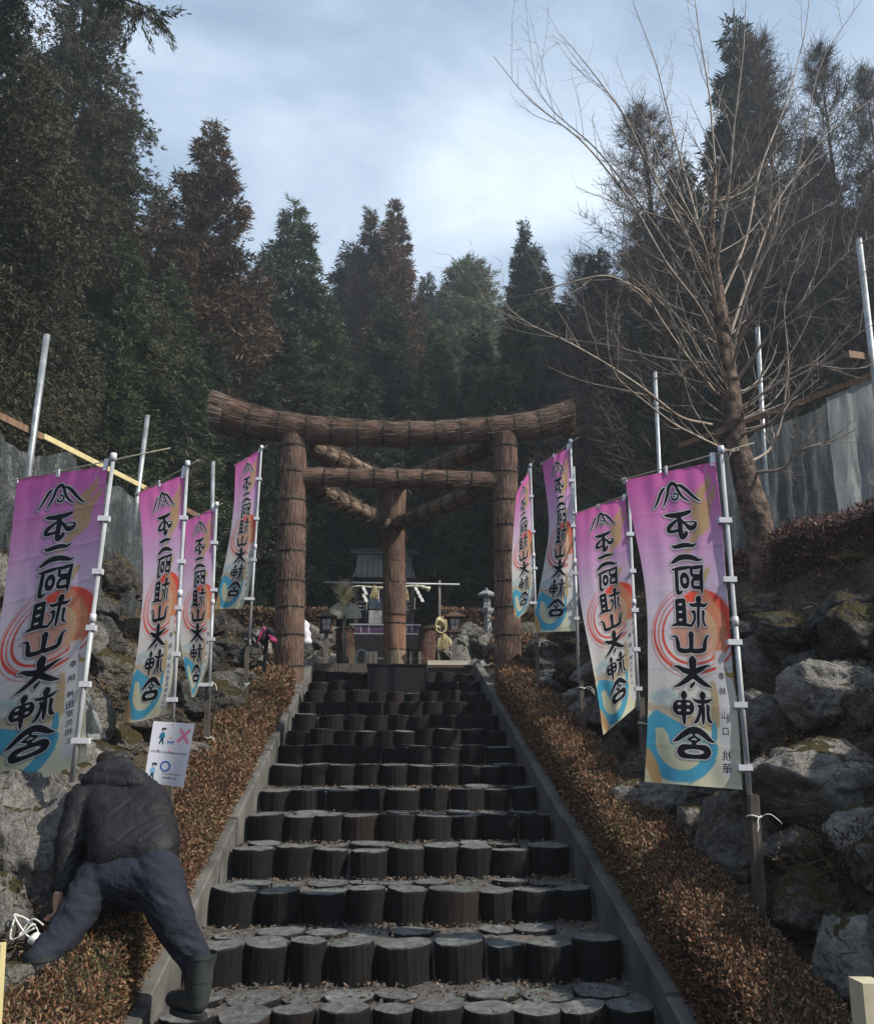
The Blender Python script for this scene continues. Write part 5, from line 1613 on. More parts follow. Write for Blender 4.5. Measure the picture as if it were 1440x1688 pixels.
# hair at the crown of the lowered head
union([(hd_, .100, hd_ + Vector((0, .03, .045)), .085), (A(172, 1252, 5.16), .045, A(200, 1252, 5.16), .045)], .010, 'hair', M['hair'], pe, 3, lambda c: mnoise.noise(c * 30) * .010)
def fold_t(co):
    return mnoise.noise(Vector((co.x * 8, co.y * 8, co.z * 20 + co.x * 8))) * .009 - abs(mnoise.noise(Vector((co.x * 9, co.y * 9 + 5, co.z * 26 + co.x * 12)))) * .012 + mnoise.noise(co * 4) * .007
tc_ = [(hl + Vector((0, 0, .02)), .118, kl, .086), (kl, .086, al + Vector((0, 0, .05)), .070), (al + Vector((0, 0, .06)), .072, al + Vector((0, 0, -.02)), .066),
       (hr + Vector((0, 0, .02)), .128, kr_, .096), (kr_, .094, ar_ + Vector((.0, 0, .06)), .074), (ar_ + Vector((0, 0, .06)), .070, ar_ + Vector((0, 0, -.02)), .056), (hl, .13, hr, .135), (A(186, 1443, 4.62), .125, A(238, 1441, 4.6), .125)]
union(tc_, .009, 'trousers', M['trousers'], pe, 4, fold_t)
# rubber boots: shaft, foot and sole
def boot(ank, toe_dir, up, h_=.17, nm='boot'):
    ank = Vector(ank); t = Vector(toe_dir).normalized()
    heel = ank - up * .13
    c = [(ank + up * (h_ - .08), .064, ank - up * .03, .053), (ank - up * .03, .055, heel + up * .02, .047), (heel + up * .015, .046, heel + t * .10 + up * .006, .047), (heel + t * .10 + up * .006, .047, heel + t * .185 - up * .002, .036)]
    b = union(c[1:], .006, nm, M['boot'], pe, 3)
    m = MB()
    m.tube([ank + up * h_, ank + up * (h_ * .55), ank + up * .01, ank - up * .05, ank - up * .085], [.066, .063, .0585, .057, .050], 28, False, jit=lambda i, k, acc: 1 + .02 * math.sin(k * .9 + i * 2))
    m.build('boot_shaft', M['boot'], b, True)
    m = MB(); m.tube([ank - up * .02, ank - up * .028], [.0605, .0605], 24, False); m.build('ankle_band', M['boot'], b, True)
    m = MB()
    side = t.cross(up).normalized()
    P = []
    for a_ in np.linspace(0, 2 * PI, 21)[:-1]:
        P.append(heel + t * (.065 + .125 * math.cos(a_)) + side * (.047 + .006 * math.cos(a_)) * math.sin(a_) - up * .030)
    V = [p for p in P] + [p - up * .022 for p in P]
    m.add(V, [(i, (i + 1) % 20, 20 + (i + 1) % 20, 20 + i) for i in range(20)]); m.f.append((np.array([list(range(20)), list(range(39, 19, -1))]), None, 0))
    m.build('sole', M['boot'], b)
    m = MB(); m.tube([ank + up * (h_ - .018), ank + up * (h_ + .002)], [.069, .069], 24, False); m.build('boot_rim', M['boot'], b, True)
UP = Vector((0, 0, 1))
fr = A(326, 1668, 4.42)
boot(fr + Vector((0, 0, .155)), Vector((-.75, .66, 0)), UP, .085)
fl_ = A(56, 1655, 4.27)
boot(fl_ + Vector((0, 0, .13)), Vector((-.8, .6, -.1)), UP, .06)

# ------------------------------------------------------------------ loose things on the banks
def curl(name, label, cat, c, r, n, mat, thick, seed):
    rg = random.Random(seed)
    o = empty(name, tuple(c)); tag(o, label, cat)
    P = []
    for k in range(n):
        a_ = k * 1.25 + rg.uniform(-.3, .3)
        P.append(Vector(c) + Vector((math.cos(a_) * r * rg.uniform(.3, 1), math.sin(a_) * r * .5 * rg.uniform(.3, 1), r * rg.uniform(-.7, .9))))
    Q, R, T = sample(P, [thick] * len(P), n * 7)
    tube_obj('cord', Q, R, mat, o, 6)
    return o
cb = curl('cord_bundle', 'tangle of white cord on the lowest rock beside the leaning stake', 'cord', A(46, 1536, 4.42), .10, 15, M['string'], .0042, 3)
union([(A(58, 1550, 4.40), .03, A(64, 1558, 4.40), .026)], .008, 'plastic_scrap', M['paper'], cb, 1, lambda c: mnoise.noise(c * 40) * .012)
# crumpled pale polythene draped on the rocks behind the largest sunlit-side banner
def drape(label, pts, Y, mat, seed, name='polythene_sheet'):
    n = 26
    V = []
    a_, b_, c_, d_ = pts
    for j in range(n):
        for i in range(n):
            u, v = i / (n - 1), j / (n - 1)
            x = (a_[0] * (1 - u) + b_[0] * u) * (1 - v) + (d_[0] * (1 - u) + c_[0] * u) * v
            y = (a_[1] * (1 - u) + b_[1] * u) * (1 - v) + (d_[1] * (1 - u) + c_[1] * u) * v
            V.append(at(x, y, Y + .10 * mnoise.noise(Vector((u * 3, v * 3, seed))) + .03 * mnoise.noise(Vector((u * 9, v * 9, seed)))))
    idx = np.arange(n - 1)[:, None] * n + np.arange(n - 1)[None]
    F = np.stack([idx, idx + n, idx + n + 1, idx + 1], -1).reshape(-1, 4)
    o = link(name, np_mesh(name, V, [(F, None, 0)], mat, True)); tag(o, label, 'plastic sheet')
drape('grey polythene triangle draped over rocks right of the largest banner pole', [(128, 1118), (142, 1130), (176, 1218), (118, 1222)], 5.45, M['sheet_pale'], 4)
# pink and black cloth on the black post
pc_ = empty('pink_cloth', tuple(A(440, 1050, 10.8))); tag(pc_, 'pink and black cloth hung over the black post left of the gate leg', 'cloth')
M['pink'] = clothmat('pink_fabric', (.28, .028, .10), (.42, .05, .17)); M['blackcloth'] = clothmat('black_fabric', (.01, .01, .013), (.02, .02, .025))
union([(A(440, 1040, 10.78), .05, A(432, 1052, 10.78), .07), (A(446, 1044, 10.76), .05, A(452, 1056, 10.76), .035)], .014, 'black_part', M['blackcloth'], pc_, 3, lambda c: mnoise.noise(c * 14) * .03)
union([(A(434, 1037, 10.72), .025, A(427, 1050, 10.72), .018), (A(427, 1050, 10.72), .014, A(425, 1062, 10.72), .010), (A(444, 1048, 10.70), .020, A(450, 1056, 10.68), .040)], .010, 'pink_part', M['pink'], pc_, 2, lambda c: mnoise.noise(c * 20) * .015)
wb = union([(A(502, 1022, 12.5), .012, A(504, 1032, 12.5), .05), (A(504, 1034, 12.5), .05, A(505, 1056, 12.5), .075), (A(505, 1056, 12.5), .07, A(503, 1064, 12.5), .04)], .016, 'white_bag', M['plastic_white'], None, 3, lambda c: mnoise.noise(c * 12) * .03)
tag(wb, 'crumpled white bag hanging beside the left leg of the gate', 'bag')
# ------------------------------------------------------------------ shrine terrace
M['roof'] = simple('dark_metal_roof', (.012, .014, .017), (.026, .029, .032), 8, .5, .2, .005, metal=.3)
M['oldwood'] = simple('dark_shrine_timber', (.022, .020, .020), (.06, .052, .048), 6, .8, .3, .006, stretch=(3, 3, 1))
M['panel'] = simple('grey_white_panel', (.26, .25, .25), (.34, .33, .33), 5, .8, .1)
M['glassdoor'] = simple('bluish_door_pane', (.03, .045, .06), (.05, .07, .09), 4, .25, .05, spec=.5)
M['railpaint'] = simple('pale_grey_rail', (.22, .22, .24), (.33, .33, .35), 6, .6, .1)
M['purple'] = simple('purple_curtain', (.06, .035, .075), (.09, .05, .11), 6, .8, .1)
M['lava'] = rockmat('red_lava_stone', (.07, .038, .030), (.15, .085, .065), 0, 6, .1)
M['lantern'] = simple('brown_lantern_wood', (.045, .026, .018), (.11, .062, .042), 8, .75, .3, .005, stretch=(4, 4, .6))
M['lantern_post'] = simple('grey_lantern_post', (.09, .08, .072), (.19, .17, .15), 8, .8, .3, stretch=(5, 5, .6))
M['opal'] = simple('milky_lantern_pane', (.42, .43, .44), (.52, .53, .54), 4, .35, .05)
M['stone_l'] = simple('grey_lantern_granite', (.15, .16, .17), (.27, .28, .29), 30, .85, .3, .004)
M['rice'] = leafmat('rice_straw', [(.2, (.38, .32, .17)), (.5, (.58, .50, .29)), (.8, (.75, .68, .46))], 4, .7, .7, .15)
M['fan'] = strawmat('woven_straw_fan', (.38, .38, .28), (.55, .55, .42), (.68, .67, .54), .5)
M['board_pale'] = simple('pale_board', (.42, .38, .30), (.55, .50, .41), 6, .75, .2, stretch=(.5, 5, 5))  # pale tone of the landing board and the hanging strand themselves
def pbox(name, u0, v0, u1, v1, Y, dy, mat, parent, out_=0):
    """a box whose front face spans the given stretch of the view at distance Y"""
    a_, b_ = at(u0, v0, Y), at(u1, v1, Y)
    zc = (a_.z + b_.z) / 2
    m = MB(); m.box(((a_.x + b_.x) / 2, Y + dy / 2, zc), (abs(b_.x - a_.x), dy, abs(a_.z - b_.z)))
    return m.build(name, mat, parent)
SY = 21.0
sh = empty('small_shrine', tuple(at(633, 1060, SY))); tag(sh, 'small dark timber shrine with a metal roof deep in the forest shade behind the gate', 'shrine')
c = at(633, 952, SY); rz_ = at(633, 926, SY + .8).z
hw = (at(684, 952, SY) - c).x + .02
m = MB()
# gently curved roof slope, front and back
for sgn in (-1, 1):
    n = 8; V = []
    for i in range(n + 1):
        f = i / n
        z = c.z + (rz_ - c.z + .25) * (f ** 1.25)
        y = SY + (.95 - .95 * (1 - f)) if sgn < 0 else SY + .95 + .95 * (1 - f)
        for s in (-1, 1): V += [(c.x + s * (hw - .12 * f), y, z)]
    F = [(2 * i, 2 * i + 1, 2 * i + 3, 2 * i + 2) for i in range(n)]
    m.add(V, F); m.add([(x, y, z - .05) for x, y, z in V], [f_[::-1] for f_ in F])
rf = m.build('roof', M['roof'], sh)
for i in range(11):
    x = c.x + (i - 5) * hw / 5.6
    mm = MB(); P = [(x, SY + .95 * f, c.z + .012 + (rz_ - c.z + .25) * f ** 1.25) for f in np.linspace(0, 1, 7)]
    mm.tube(P, .010, 5); mm.build('roof_rib', M['roof'], rf)
m = MB(); m.box((c.x, SY + .95, rz_ + .27), (hw * 2 + .16, .12, .09)); m.box((c.x, SY + .95, rz_ + .33), (hw * 2 + .26, .16, .03)); m.build('ridge', M['roof'], sh)
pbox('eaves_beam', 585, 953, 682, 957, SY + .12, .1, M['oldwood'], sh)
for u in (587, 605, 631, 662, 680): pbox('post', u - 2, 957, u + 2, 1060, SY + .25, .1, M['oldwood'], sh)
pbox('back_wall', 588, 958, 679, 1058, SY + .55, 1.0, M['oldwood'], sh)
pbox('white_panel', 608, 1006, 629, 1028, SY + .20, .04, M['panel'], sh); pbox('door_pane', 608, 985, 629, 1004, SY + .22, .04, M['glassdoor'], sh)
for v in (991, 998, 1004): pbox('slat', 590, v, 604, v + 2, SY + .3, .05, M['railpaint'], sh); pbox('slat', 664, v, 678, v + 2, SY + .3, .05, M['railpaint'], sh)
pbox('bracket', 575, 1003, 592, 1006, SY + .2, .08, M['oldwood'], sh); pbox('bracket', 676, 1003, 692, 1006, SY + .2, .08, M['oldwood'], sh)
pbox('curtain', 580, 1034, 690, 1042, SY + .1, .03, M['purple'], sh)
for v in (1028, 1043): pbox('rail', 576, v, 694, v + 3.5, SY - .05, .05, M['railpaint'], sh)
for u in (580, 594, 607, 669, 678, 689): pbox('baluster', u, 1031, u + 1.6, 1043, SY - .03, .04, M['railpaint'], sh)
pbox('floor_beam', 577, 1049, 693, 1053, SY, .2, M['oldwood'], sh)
st_ = empty('stone_steps', (c.x, 18, 3.3)); tag(st_, 'dark wide steps rising to the small shrine behind the picket fence', 'steps')
for i in range(6):
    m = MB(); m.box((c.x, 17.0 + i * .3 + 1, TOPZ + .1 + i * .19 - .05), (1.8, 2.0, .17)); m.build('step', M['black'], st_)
for s, (u0, u1, v0), lb in ((-1, (553, 581, 1036), 'reddish lava stone pillar left of the shrine steps, mossy on top'), (1, (692, 720, 1034), 'reddish lava stone pillar right of the shrine steps behind the straw bundle')):
    b = empty('stone_pillar', tuple(at((u0 + u1) / 2, 1100, 15.9))); tag(b, lb, 'pillar')
    a0, a1 = at(u0, v0, 15.8), at(u1, v0, 15.8)
    w_ = a1.x - a0.x
    m = MB(); P = [((a0.x + a1.x) / 2 - s * (.08 * (1 - f)) , 15.98, TOPZ - .1 + (a0.z - TOPZ + .1) * f) for f in np.linspace(0, 1, 16)]
    m.tube(P, [w_ * .62 - .01 * k_ / 5 for k_ in range(16)], 20, True, jit=lambda i, k, acc, s=s: 1 + .10 * mnoise.noise(Vector((math.cos(k / 20 * 2 * PI) * 3 + s, math.sin(k / 20 * 2 * PI) * 3, acc * 7))))
    m.build('shaft', M['lava'], b)
    o = put_boulder((P[-1][0], 15.98, P[-1][2] + .01), w_ * .66, 'rock_moss', (1, 1, .28), parent=b, tilt=.05); o.name = 'mossy_cap'
def lantern(u, vt, vb, Y, label):
    b = empty('wooden_lantern', tuple(at(u, vb, Y))); tag(b, label, 'lantern')
    z = lambda v: at(u, v, Y).z
    x = at(u, 1040, Y).x; k = (at(u + 10, 1040, Y).x - at(u, 1040, Y).x) / 10
    m = MB(); m.box((x, Y, (z(vb) - .1 + z(1043)) / 2), (7 * k, 7 * k, z(1043) - z(vb) + .1)); m.build('post', M['lantern_post'], b)
    m = MB(); m.box((x, Y, z(1042)), (22 * k, 22 * k, 3.0 * k)); m.build('tray', M['lantern'], b)
    h0, h1 = z(1040.5), z(1019)
    m = MB()
    V = []
    for zz, w_ in ((h0, 6.2 * k), (h1, 9 * k)):
        V += [(x + sx_ * w_, Y + sy_ * w_, zz) for sx_, sy_ in ((-1, -1), (1, -1), (1, 1), (-1, 1))]
    for i in range(4):
        a_, b_ = V[i], V[i + 4]; m.beam(a_, b_, 1.8 * k)
    for zz, w_ in ((h0 + .01, 7 * k), (h1 - .01, 9.6 * k)): m.box((x, Y, zz), (w_ * 2, w_ * 2, 2.0 * k))
    m.beam((x, Y - 6.4 * k, h0), (x, Y - 9.2 * k, h1), 1.0 * k); m.box((x, Y - 7.7 * k, (h0 + h1) / 2), (13 * k, 1.0 * k, 1.0 * k))
    fb = m.build('lantern_frame', M['lantern'], b)
    m = MB(); q = .86
    V = [(x + (vx - x) * q, Y + (vy - Y) * q, vz) for vx, vy, vz in V]
    m.add(V, [(0, 1, 5, 4), (1, 2, 6, 5), (2, 3, 7, 6), (3, 0, 4, 7)]); m.build('pane', M['opal'], b)
    m = MB(); e_ = 17 * k
    V = [(x + sx_ * e_, Y + sy_ * e_, h1 + .2 * k) for sx_, sy_ in ((-1, -1), (1, -1), (1, 1), (-1, 1))] + [(x + sx_ * e_, Y + sy_ * e_, h1 + 2 * k) for sx_, sy_ in ((-1, -1), (1, -1), (1, 1), (-1, 1))] + [(x + sx_ * 3 * k, Y + sy_ * 3 * k, h1 + 10 * k) for sx_, sy_ in ((-1, -1), (1, -1), (1, 1), (-1, 1))]
    m.add(V, [(3, 2, 1, 0), (0, 1, 5, 4), (1, 2, 6, 5), (2, 3, 7, 6), (3, 0, 4, 7), (4, 5, 9, 8), (5, 6, 10, 9), (6, 7, 11, 10), (7, 4, 8, 11), (8, 9, 10, 11)]); m.build('lantern_roof', M['lantern'], b)
    m = MB(); m.box((x, Y, h1 + 11 * k), (4 * k, 4 * k, 3 * k)); m.build('finial', M['lantern'], b)
lantern(538, 1010, 1102, 14.3, 'wooden post lantern beside the straw fan at the landing')
lantern(749, 1008, 1102, 14.3, 'wooden post lantern beside the hanging straw bundle')
# stone lantern
Y = 17.3; b = empty('stone_lantern', tuple(at(802, 1015, Y))); tag(b, 'grey stone lantern on the terrace above the low hedge', 'lantern')
x = at(802, 1000, Y).x; z = lambda v: at(802, v, Y).z; k = (at(812, 1000, Y).x - x) / 10
def frust(name, prof, nside=6, mat=M['stone_l'], rot=.5):
    m = MB(); V = []
    for zz, r in prof:
        V += [(x + r * math.cos(2 * PI * (i + rot) / nside), Y + r * math.sin(2 * PI * (i + rot) / nside), zz) for i in range(nside)]
    F = [(j * nside + i, j * nside + (i + 1) % nside, (j + 1) * nside + (i + 1) % nside, (j + 1) * nside + i) for j in range(len(prof) - 1) for i in range(nside)]
    m.add(V, F); m.f.append((np.array([list(range(nside))[::-1], [(len(prof) - 1) * nside + i for i in range(nside)]]), None, 0))
    return m.build(name, mat, b)
frust('base', [(3.7, 9 * k), (z(1014), 8 * k), (z(1008), 12 * k), (z(1003), 12.5 * k)]); frust('fire_box', [(z(1003), 8.5 * k), (z(984), 8.5 * k)], 4)
frust('lantern_cap', [(z(984), 17 * k), (z(981), 18 * k), (z(975), 8 * k), (z(973), 3 * k)], 6)
frust('finial', [(z(973.5), 2 * k), (z(971), 2.6 * k), (z(969), .6 * k)], 6)
m = MB(); m.box((x, Y - 6.3 * k, z(993)), (8 * k, .6 * k, 9 * k)); pn = m.build('window', M['opal'], b)
m = MB(); m.box((x, Y - 6.8 * k, z(993)), (.8 * k, .5 * k, 9.4 * k)); m.box((x, Y - 6.85 * k, z(993)), (8.4 * k, .5 * k, .8 * k)); m.build('window_bar', M['oldwood'], pn)
# pole frame with the sacred rope
Y = 15.2
fr0 = empty('rope_frame', tuple(at(646, 1100, Y))); tag(fr0, 'slim grey pole frame across the landing that the sacred rope hangs from', 'frame')
for u, vt in ((568, 957), (724, 957)):
    a_, b_ = at(u, vt, Y), at(u, 1103, Y); tube_obj('upright', [b_, a_], [.024, .024], M['lantern_post'], fr0, 10)
tube_obj('top_rail', [at(534, 960, Y - .03), at(757, 963.5, Y - .03)], [.017, .017], M['alu'], fr0, 10)
rp = empty('sacred_rope', tuple(at(640, 966, Y))); tag(rp, 'thin straw rope with a thick right end hanging under the grey top rail', 'rope')
P = [at(u, v, Y - .05) for u, v in ((576, 968), (590, 966), (610, 968), (630, 969), (650, 968), (675, 966), (690, 966), (700, 969), (708, 972))]
Q, R, T = sample(P, [.006, .014, .018, .020, .020, .018, .022, .034, .046], 70)
m = MB(); m.tube(Q, R, 12, jit=lambda i, k_, acc: 1 + .16 * math.sin(2 * PI * k_ / 12 * 2 + acc * 60)); m.build('rope', M['fan'], rp)
def tassel(u, v0, v1, w_, seed, parent, n=260, up=1, YY=Y - .06, mat='rice', thick=.0028):
    rg = np.random.default_rng(seed)
    a_ = np.array(at(u, v0, YY)); L_ = (at(u, v0, YY) - at(u, v1, YY)).z
    A_ = a_ + rg.normal(0, .008, (n, 3)); wd_ = size(w_, v1, YY) / 2
    dx = rg.uniform(-1, 1, (n, 2))
    B_ = a_ + np.stack([dx[:, 0] * wd_, dx[:, 1] * wd_ * .6, -L_ * rg.uniform(.75, 1.05, n)], 1)
    Mid = (A_ + B_) / 2 + np.stack([dx[:, 0] * wd_ * .22, 0 * dx[:, 0], 0 * dx[:, 0]], 1)
    V, F = prisms(np.concatenate([A_, Mid]), np.concatenate([Mid, B_]), thick, thick * .8, 3)
    o = link('straw_tassel', np_mesh('straw_tassel', V, [(F, None, 0)], M[mat]), parent); o['kind'] = 'stuff'
tassel(617, 966, 987, 15, 1, rp); tassel(665, 966, 989, 18, 2, rp)
def shide(u, v, parent, flip, seed):
    m = MB(); x0 = at(u, v, Y - .08); s_ = size(1, v, Y); zz = 0; xx = 0
    for i in range(4):
        w_, h_ = 5.5 * s_, 6.5 * s_
        a_ = Vector((x0.x + xx, x0.y - .004 * i, x0.z - zz)); m.add([a_, a_ + Vector((w_, 0, -.012)), a_ + Vector((w_ + .022 * flip, -.01, -h_ - .012)), a_ + Vector((.022 * flip, -.01, -h_))], [(0, 1, 2, 3)])
        m.add([a_ + Vector((0, .0015, 0)), a_ + Vector((w_, .0015, -.012)), a_ + Vector((w_ + .022 * flip, -.0085, -h_ - .012)), a_ + Vector((.022 * flip, -.0085, -h_))], [(3, 2, 1, 0)])
        zz += h_ * .93; xx += (.030 if i % 2 == (0 if flip > 0 else 1) else -.022) if seed else .034
    m.build('paper_streamer', M['paper'], parent)
shide(596, 967, rp, 1, 1); shide(682, 967, rp, 1, 0)
for u, v0, v1 in ((625, 969, 993), (605, 985, 1005), (684, 985, 1005)):
    m = MB(); m.beam(at(u, v0, Y - .07), at(u - 1, v1, Y - .07), .02, .006); m.build('paper_strip', M['paper'], rp)
# straw fan on its stick
fn = empty('straw_fan', tuple(at(568, 1100, Y - .3))); tag(fn, 'half-round straw fan topped with a plume, on a stick by the left lantern', 'straw fan')
tube_obj('stick', [at(566, 1102, Y - .35), at(567, 1010, Y - .35)], [.016, .016], M['lantern_post'], fn, 8)
for i in range(25):
    a0, a1 = PI * i / 25 + .05, PI * (i + 1) / 25 + .02
    m = MB(); c_ = at(568, 1012, Y - .40); r1 = size(27, 1000, Y); V = []
    for a_ in (a0, a1):
        for r in (.02, r1): V.append((c_.x + math.cos(a_) * r * 1.02, c_.y - .01 * math.sin(a_ * 3) - (.006 if a_ == a0 else 0), c_.z - .03 + math.sin(a_) * r * .93 - .05 * abs(math.cos(a_))))
    V2 = [(a_[0], a_[1] + .012, a_[2]) for a_ in V]
    UVq = [(0, 0), (0, .3), (.05, .3), (.05, 0)]
    m.add(V, [(0, 1, 3, 2)], UVq); m.add(V2, [(2, 3, 1, 0)], UVq); m.add([V[1], V[3], V2[3], V2[1]], [(0, 1, 2, 3)], UVq)
    m.build('straw_rib', M['fan'], fn)
def plume(parent, u, v, n, r, seed, spread=(1, .5, 1)):
    rg = np.random.default_rng(seed); c_ = np.array(at(u, v, Y - .43))
    d = rg.normal(size=(n, 3)) * spread; d[:, 2] = np.abs(d[:, 2]) + .3; d /= np.linalg.norm(d, axis=1, keepdims=True)
    L_ = rg.uniform(.4, 1, (n, 1)) * r
    A_ = c_ + rg.normal(0, .015, (n, 3)); B_ = A_ + d * L_; C_ = B_ + (d + rg.normal(0, .5, (n, 3))) * L_ * .4 - [0, 0, .02]
    V, F = prisms(np.concatenate([A_, B_]), np.concatenate([B_, C_]), .0035, .002, 3)
    o = link('straw_plume', np_mesh('straw_plume', V, [(F, None, 0)], M['rice']), parent); o['kind'] = 'stuff'
plume(fn, 568, 994, 460, .27, 5, (.34, .3, 1.3))
# tied straw bundle on the right upright
sb = empty('straw_bundle', tuple(at(726, 1050, Y - .1))); tag(sb, 'knotted golden straw bundle hanging on the right upright of the pole frame', 'straw bundle')
rg = random.Random(4)
for i in range(9):
    c_ = at(726, 1036, Y - .12); P = []
    for t in np.linspace(0, 2 * PI, 18): P.append(c_ + Vector((math.cos(t + i) * .085 * (1 + .1 * i / 9), -.05 + .05 * math.sin(t * 2 + i), math.sin(t + i) * (.05 + .012 * i) + .01 * i - .03)))
    tube_obj('straw_coil', P, [.013] * 18, M['rice'], sb, 6)
tassel(729, 1044, 1072, 20, 9, sb, 420, YY=Y - .14); tassel(733, 1046, 1066, 26, 10, sb, 160, YY=Y - .12)
tube_obj('hanging_strand', [at(721, 1046, Y - .15), at(723, 1065, Y - .16), at(722, 1080, Y - .15), at(725, 1101, Y - .15)], [.010, .008, .008, .006], M['board_pale'], sb, 6)
# picket fence and silver hoop
pf = empty('picket_fence', tuple(at(640, 1100, 15.45))); tag(pf, 'low grey picket fence across the landing behind the rear gate leg', 'fence')
for u in (604, 611, 618.5, 667, 678, 692): pbox('picket', u - 2.6, 1074, u + 2.6, 1104, 15.4, .03, M['lantern_post'], pf)
pbox('fence_rail', 600, 1084, 697, 1087, 15.44, .03, M['lantern_post'], pf); pbox('fence_post', 575, 1067, 583, 1104, 15.3, .1, M['greywood'], pf)
hp = empty('silver_hoop', tuple(at(596, 1100, 14.9))); tag(hp, 'silver tube hoop barrier with a green cord by the fence post', 'barrier')
for off, w_ in ((0, 1), (.12, .82)):
    P = [at(596 - 10 * w_, 1102, 14.8 + off), at(596 - 10 * w_, 1077, 14.8 + off), at(596 - 7 * w_, 1072, 14.8 + off), at(596 + 5 * w_, 1071.5, 14.8 + off), at(596 + 8 * w_, 1076, 14.8 + off), at(596 + 11 * w_, 1102, 14.8 + off)]
    Q, R, T = sample(P, [.013] * 6, 40); tube_obj('tube', Q, R, M['alu'], hp, 8)
M['green'] = simple('green_cord', (.03, .22, .12), (.05, .30, .18), 9, .5)
tube_obj('green_cord', [at(590, 1078, 14.75), at(587, 1088, 14.75), at(592, 1092, 14.75), at(588, 1099, 14.75)], [.009] * 4, M['green'], hp, 6)
eb = empty('landing_board', (.8, YTOP - .1, TOPZ)); tag(eb, 'pale board edging the landing right of the black box', 'board')
m = MB(); m.box(((at(704, 1100, YTOP).x + at(785, 1100, YTOP).x) / 2, YTOP - .1, TOPZ + .045), (at(785, 1100, YTOP).x - at(704, 1100, YTOP).x, .10, .07)); m.build('board', M['board_pale'], eb)

# ------------------------------------------------------------------ trees
M['trunk'] = simple('conifer_bark', (.035, .024, .018), (.09, .062, .046), 5, .9, .8, .03, stretch=(5, 5, .7))
M['trunk_pale'] = simple('garden_tree_bark', (.040, .027, .021), (.17, .118, .090), 11, .9, 1.0, .05, detail=9, lo=.40, hi=.62)
M['twig'] = simple('bare_twig_bark', (.14, .108, .083), (.31, .255, .205), 7, .6, .3)  # paled so the colour carries the light the twigs catch
M['larch_twig'] = simple('larch_twig_bark', (.045, .036, .030), (.10, .08, .065), 3, .8, .3)
M['leaf_olive'] = leafmat('olive_cypress_spray', [(.25, (.018, .024, .012)), (.42, (.036, .043, .022)), (.58, (.062, .062, .034)), (.74, (.10, .078, .048))], .35, .36, .6, .22)
M['leaf_cedar'] = leafmat('rusty_cedar_spray', [(.28, (.020, .026, .015)), (.42, (.044, .038, .022)), (.52, (.095, .058, .034)), (.7, (.16, .095, .055))], .30, .4, .6, .2)
M['leaf_fir'] = leafmat('green_fir_spray', [(.28, (0.020, 0.038, 0.019)), (.46, (0.043, 0.072, 0.032)), (.62, (0.080, 0.109, 0.048)), (.8, (0.131, 0.123, 0.065))], .35, .45, .6, .2)
M['leaf_dark'] = leafmat('dark_conifer_spray', [(.28, (0.014, 0.023, 0.016)), (.5, (0.032, 0.046, 0.026)), (.72, (0.065, 0.072, 0.039))], .35, .4, .6, .2)
M['leaf_pale'] = leafmat('pale_pine_spray', [(.28, (0.051, 0.072, 0.043)), (.5, (0.109, 0.138, 0.080)), (.72, (0.189, 0.203, 0.123))], .4, .4, .6, .25)
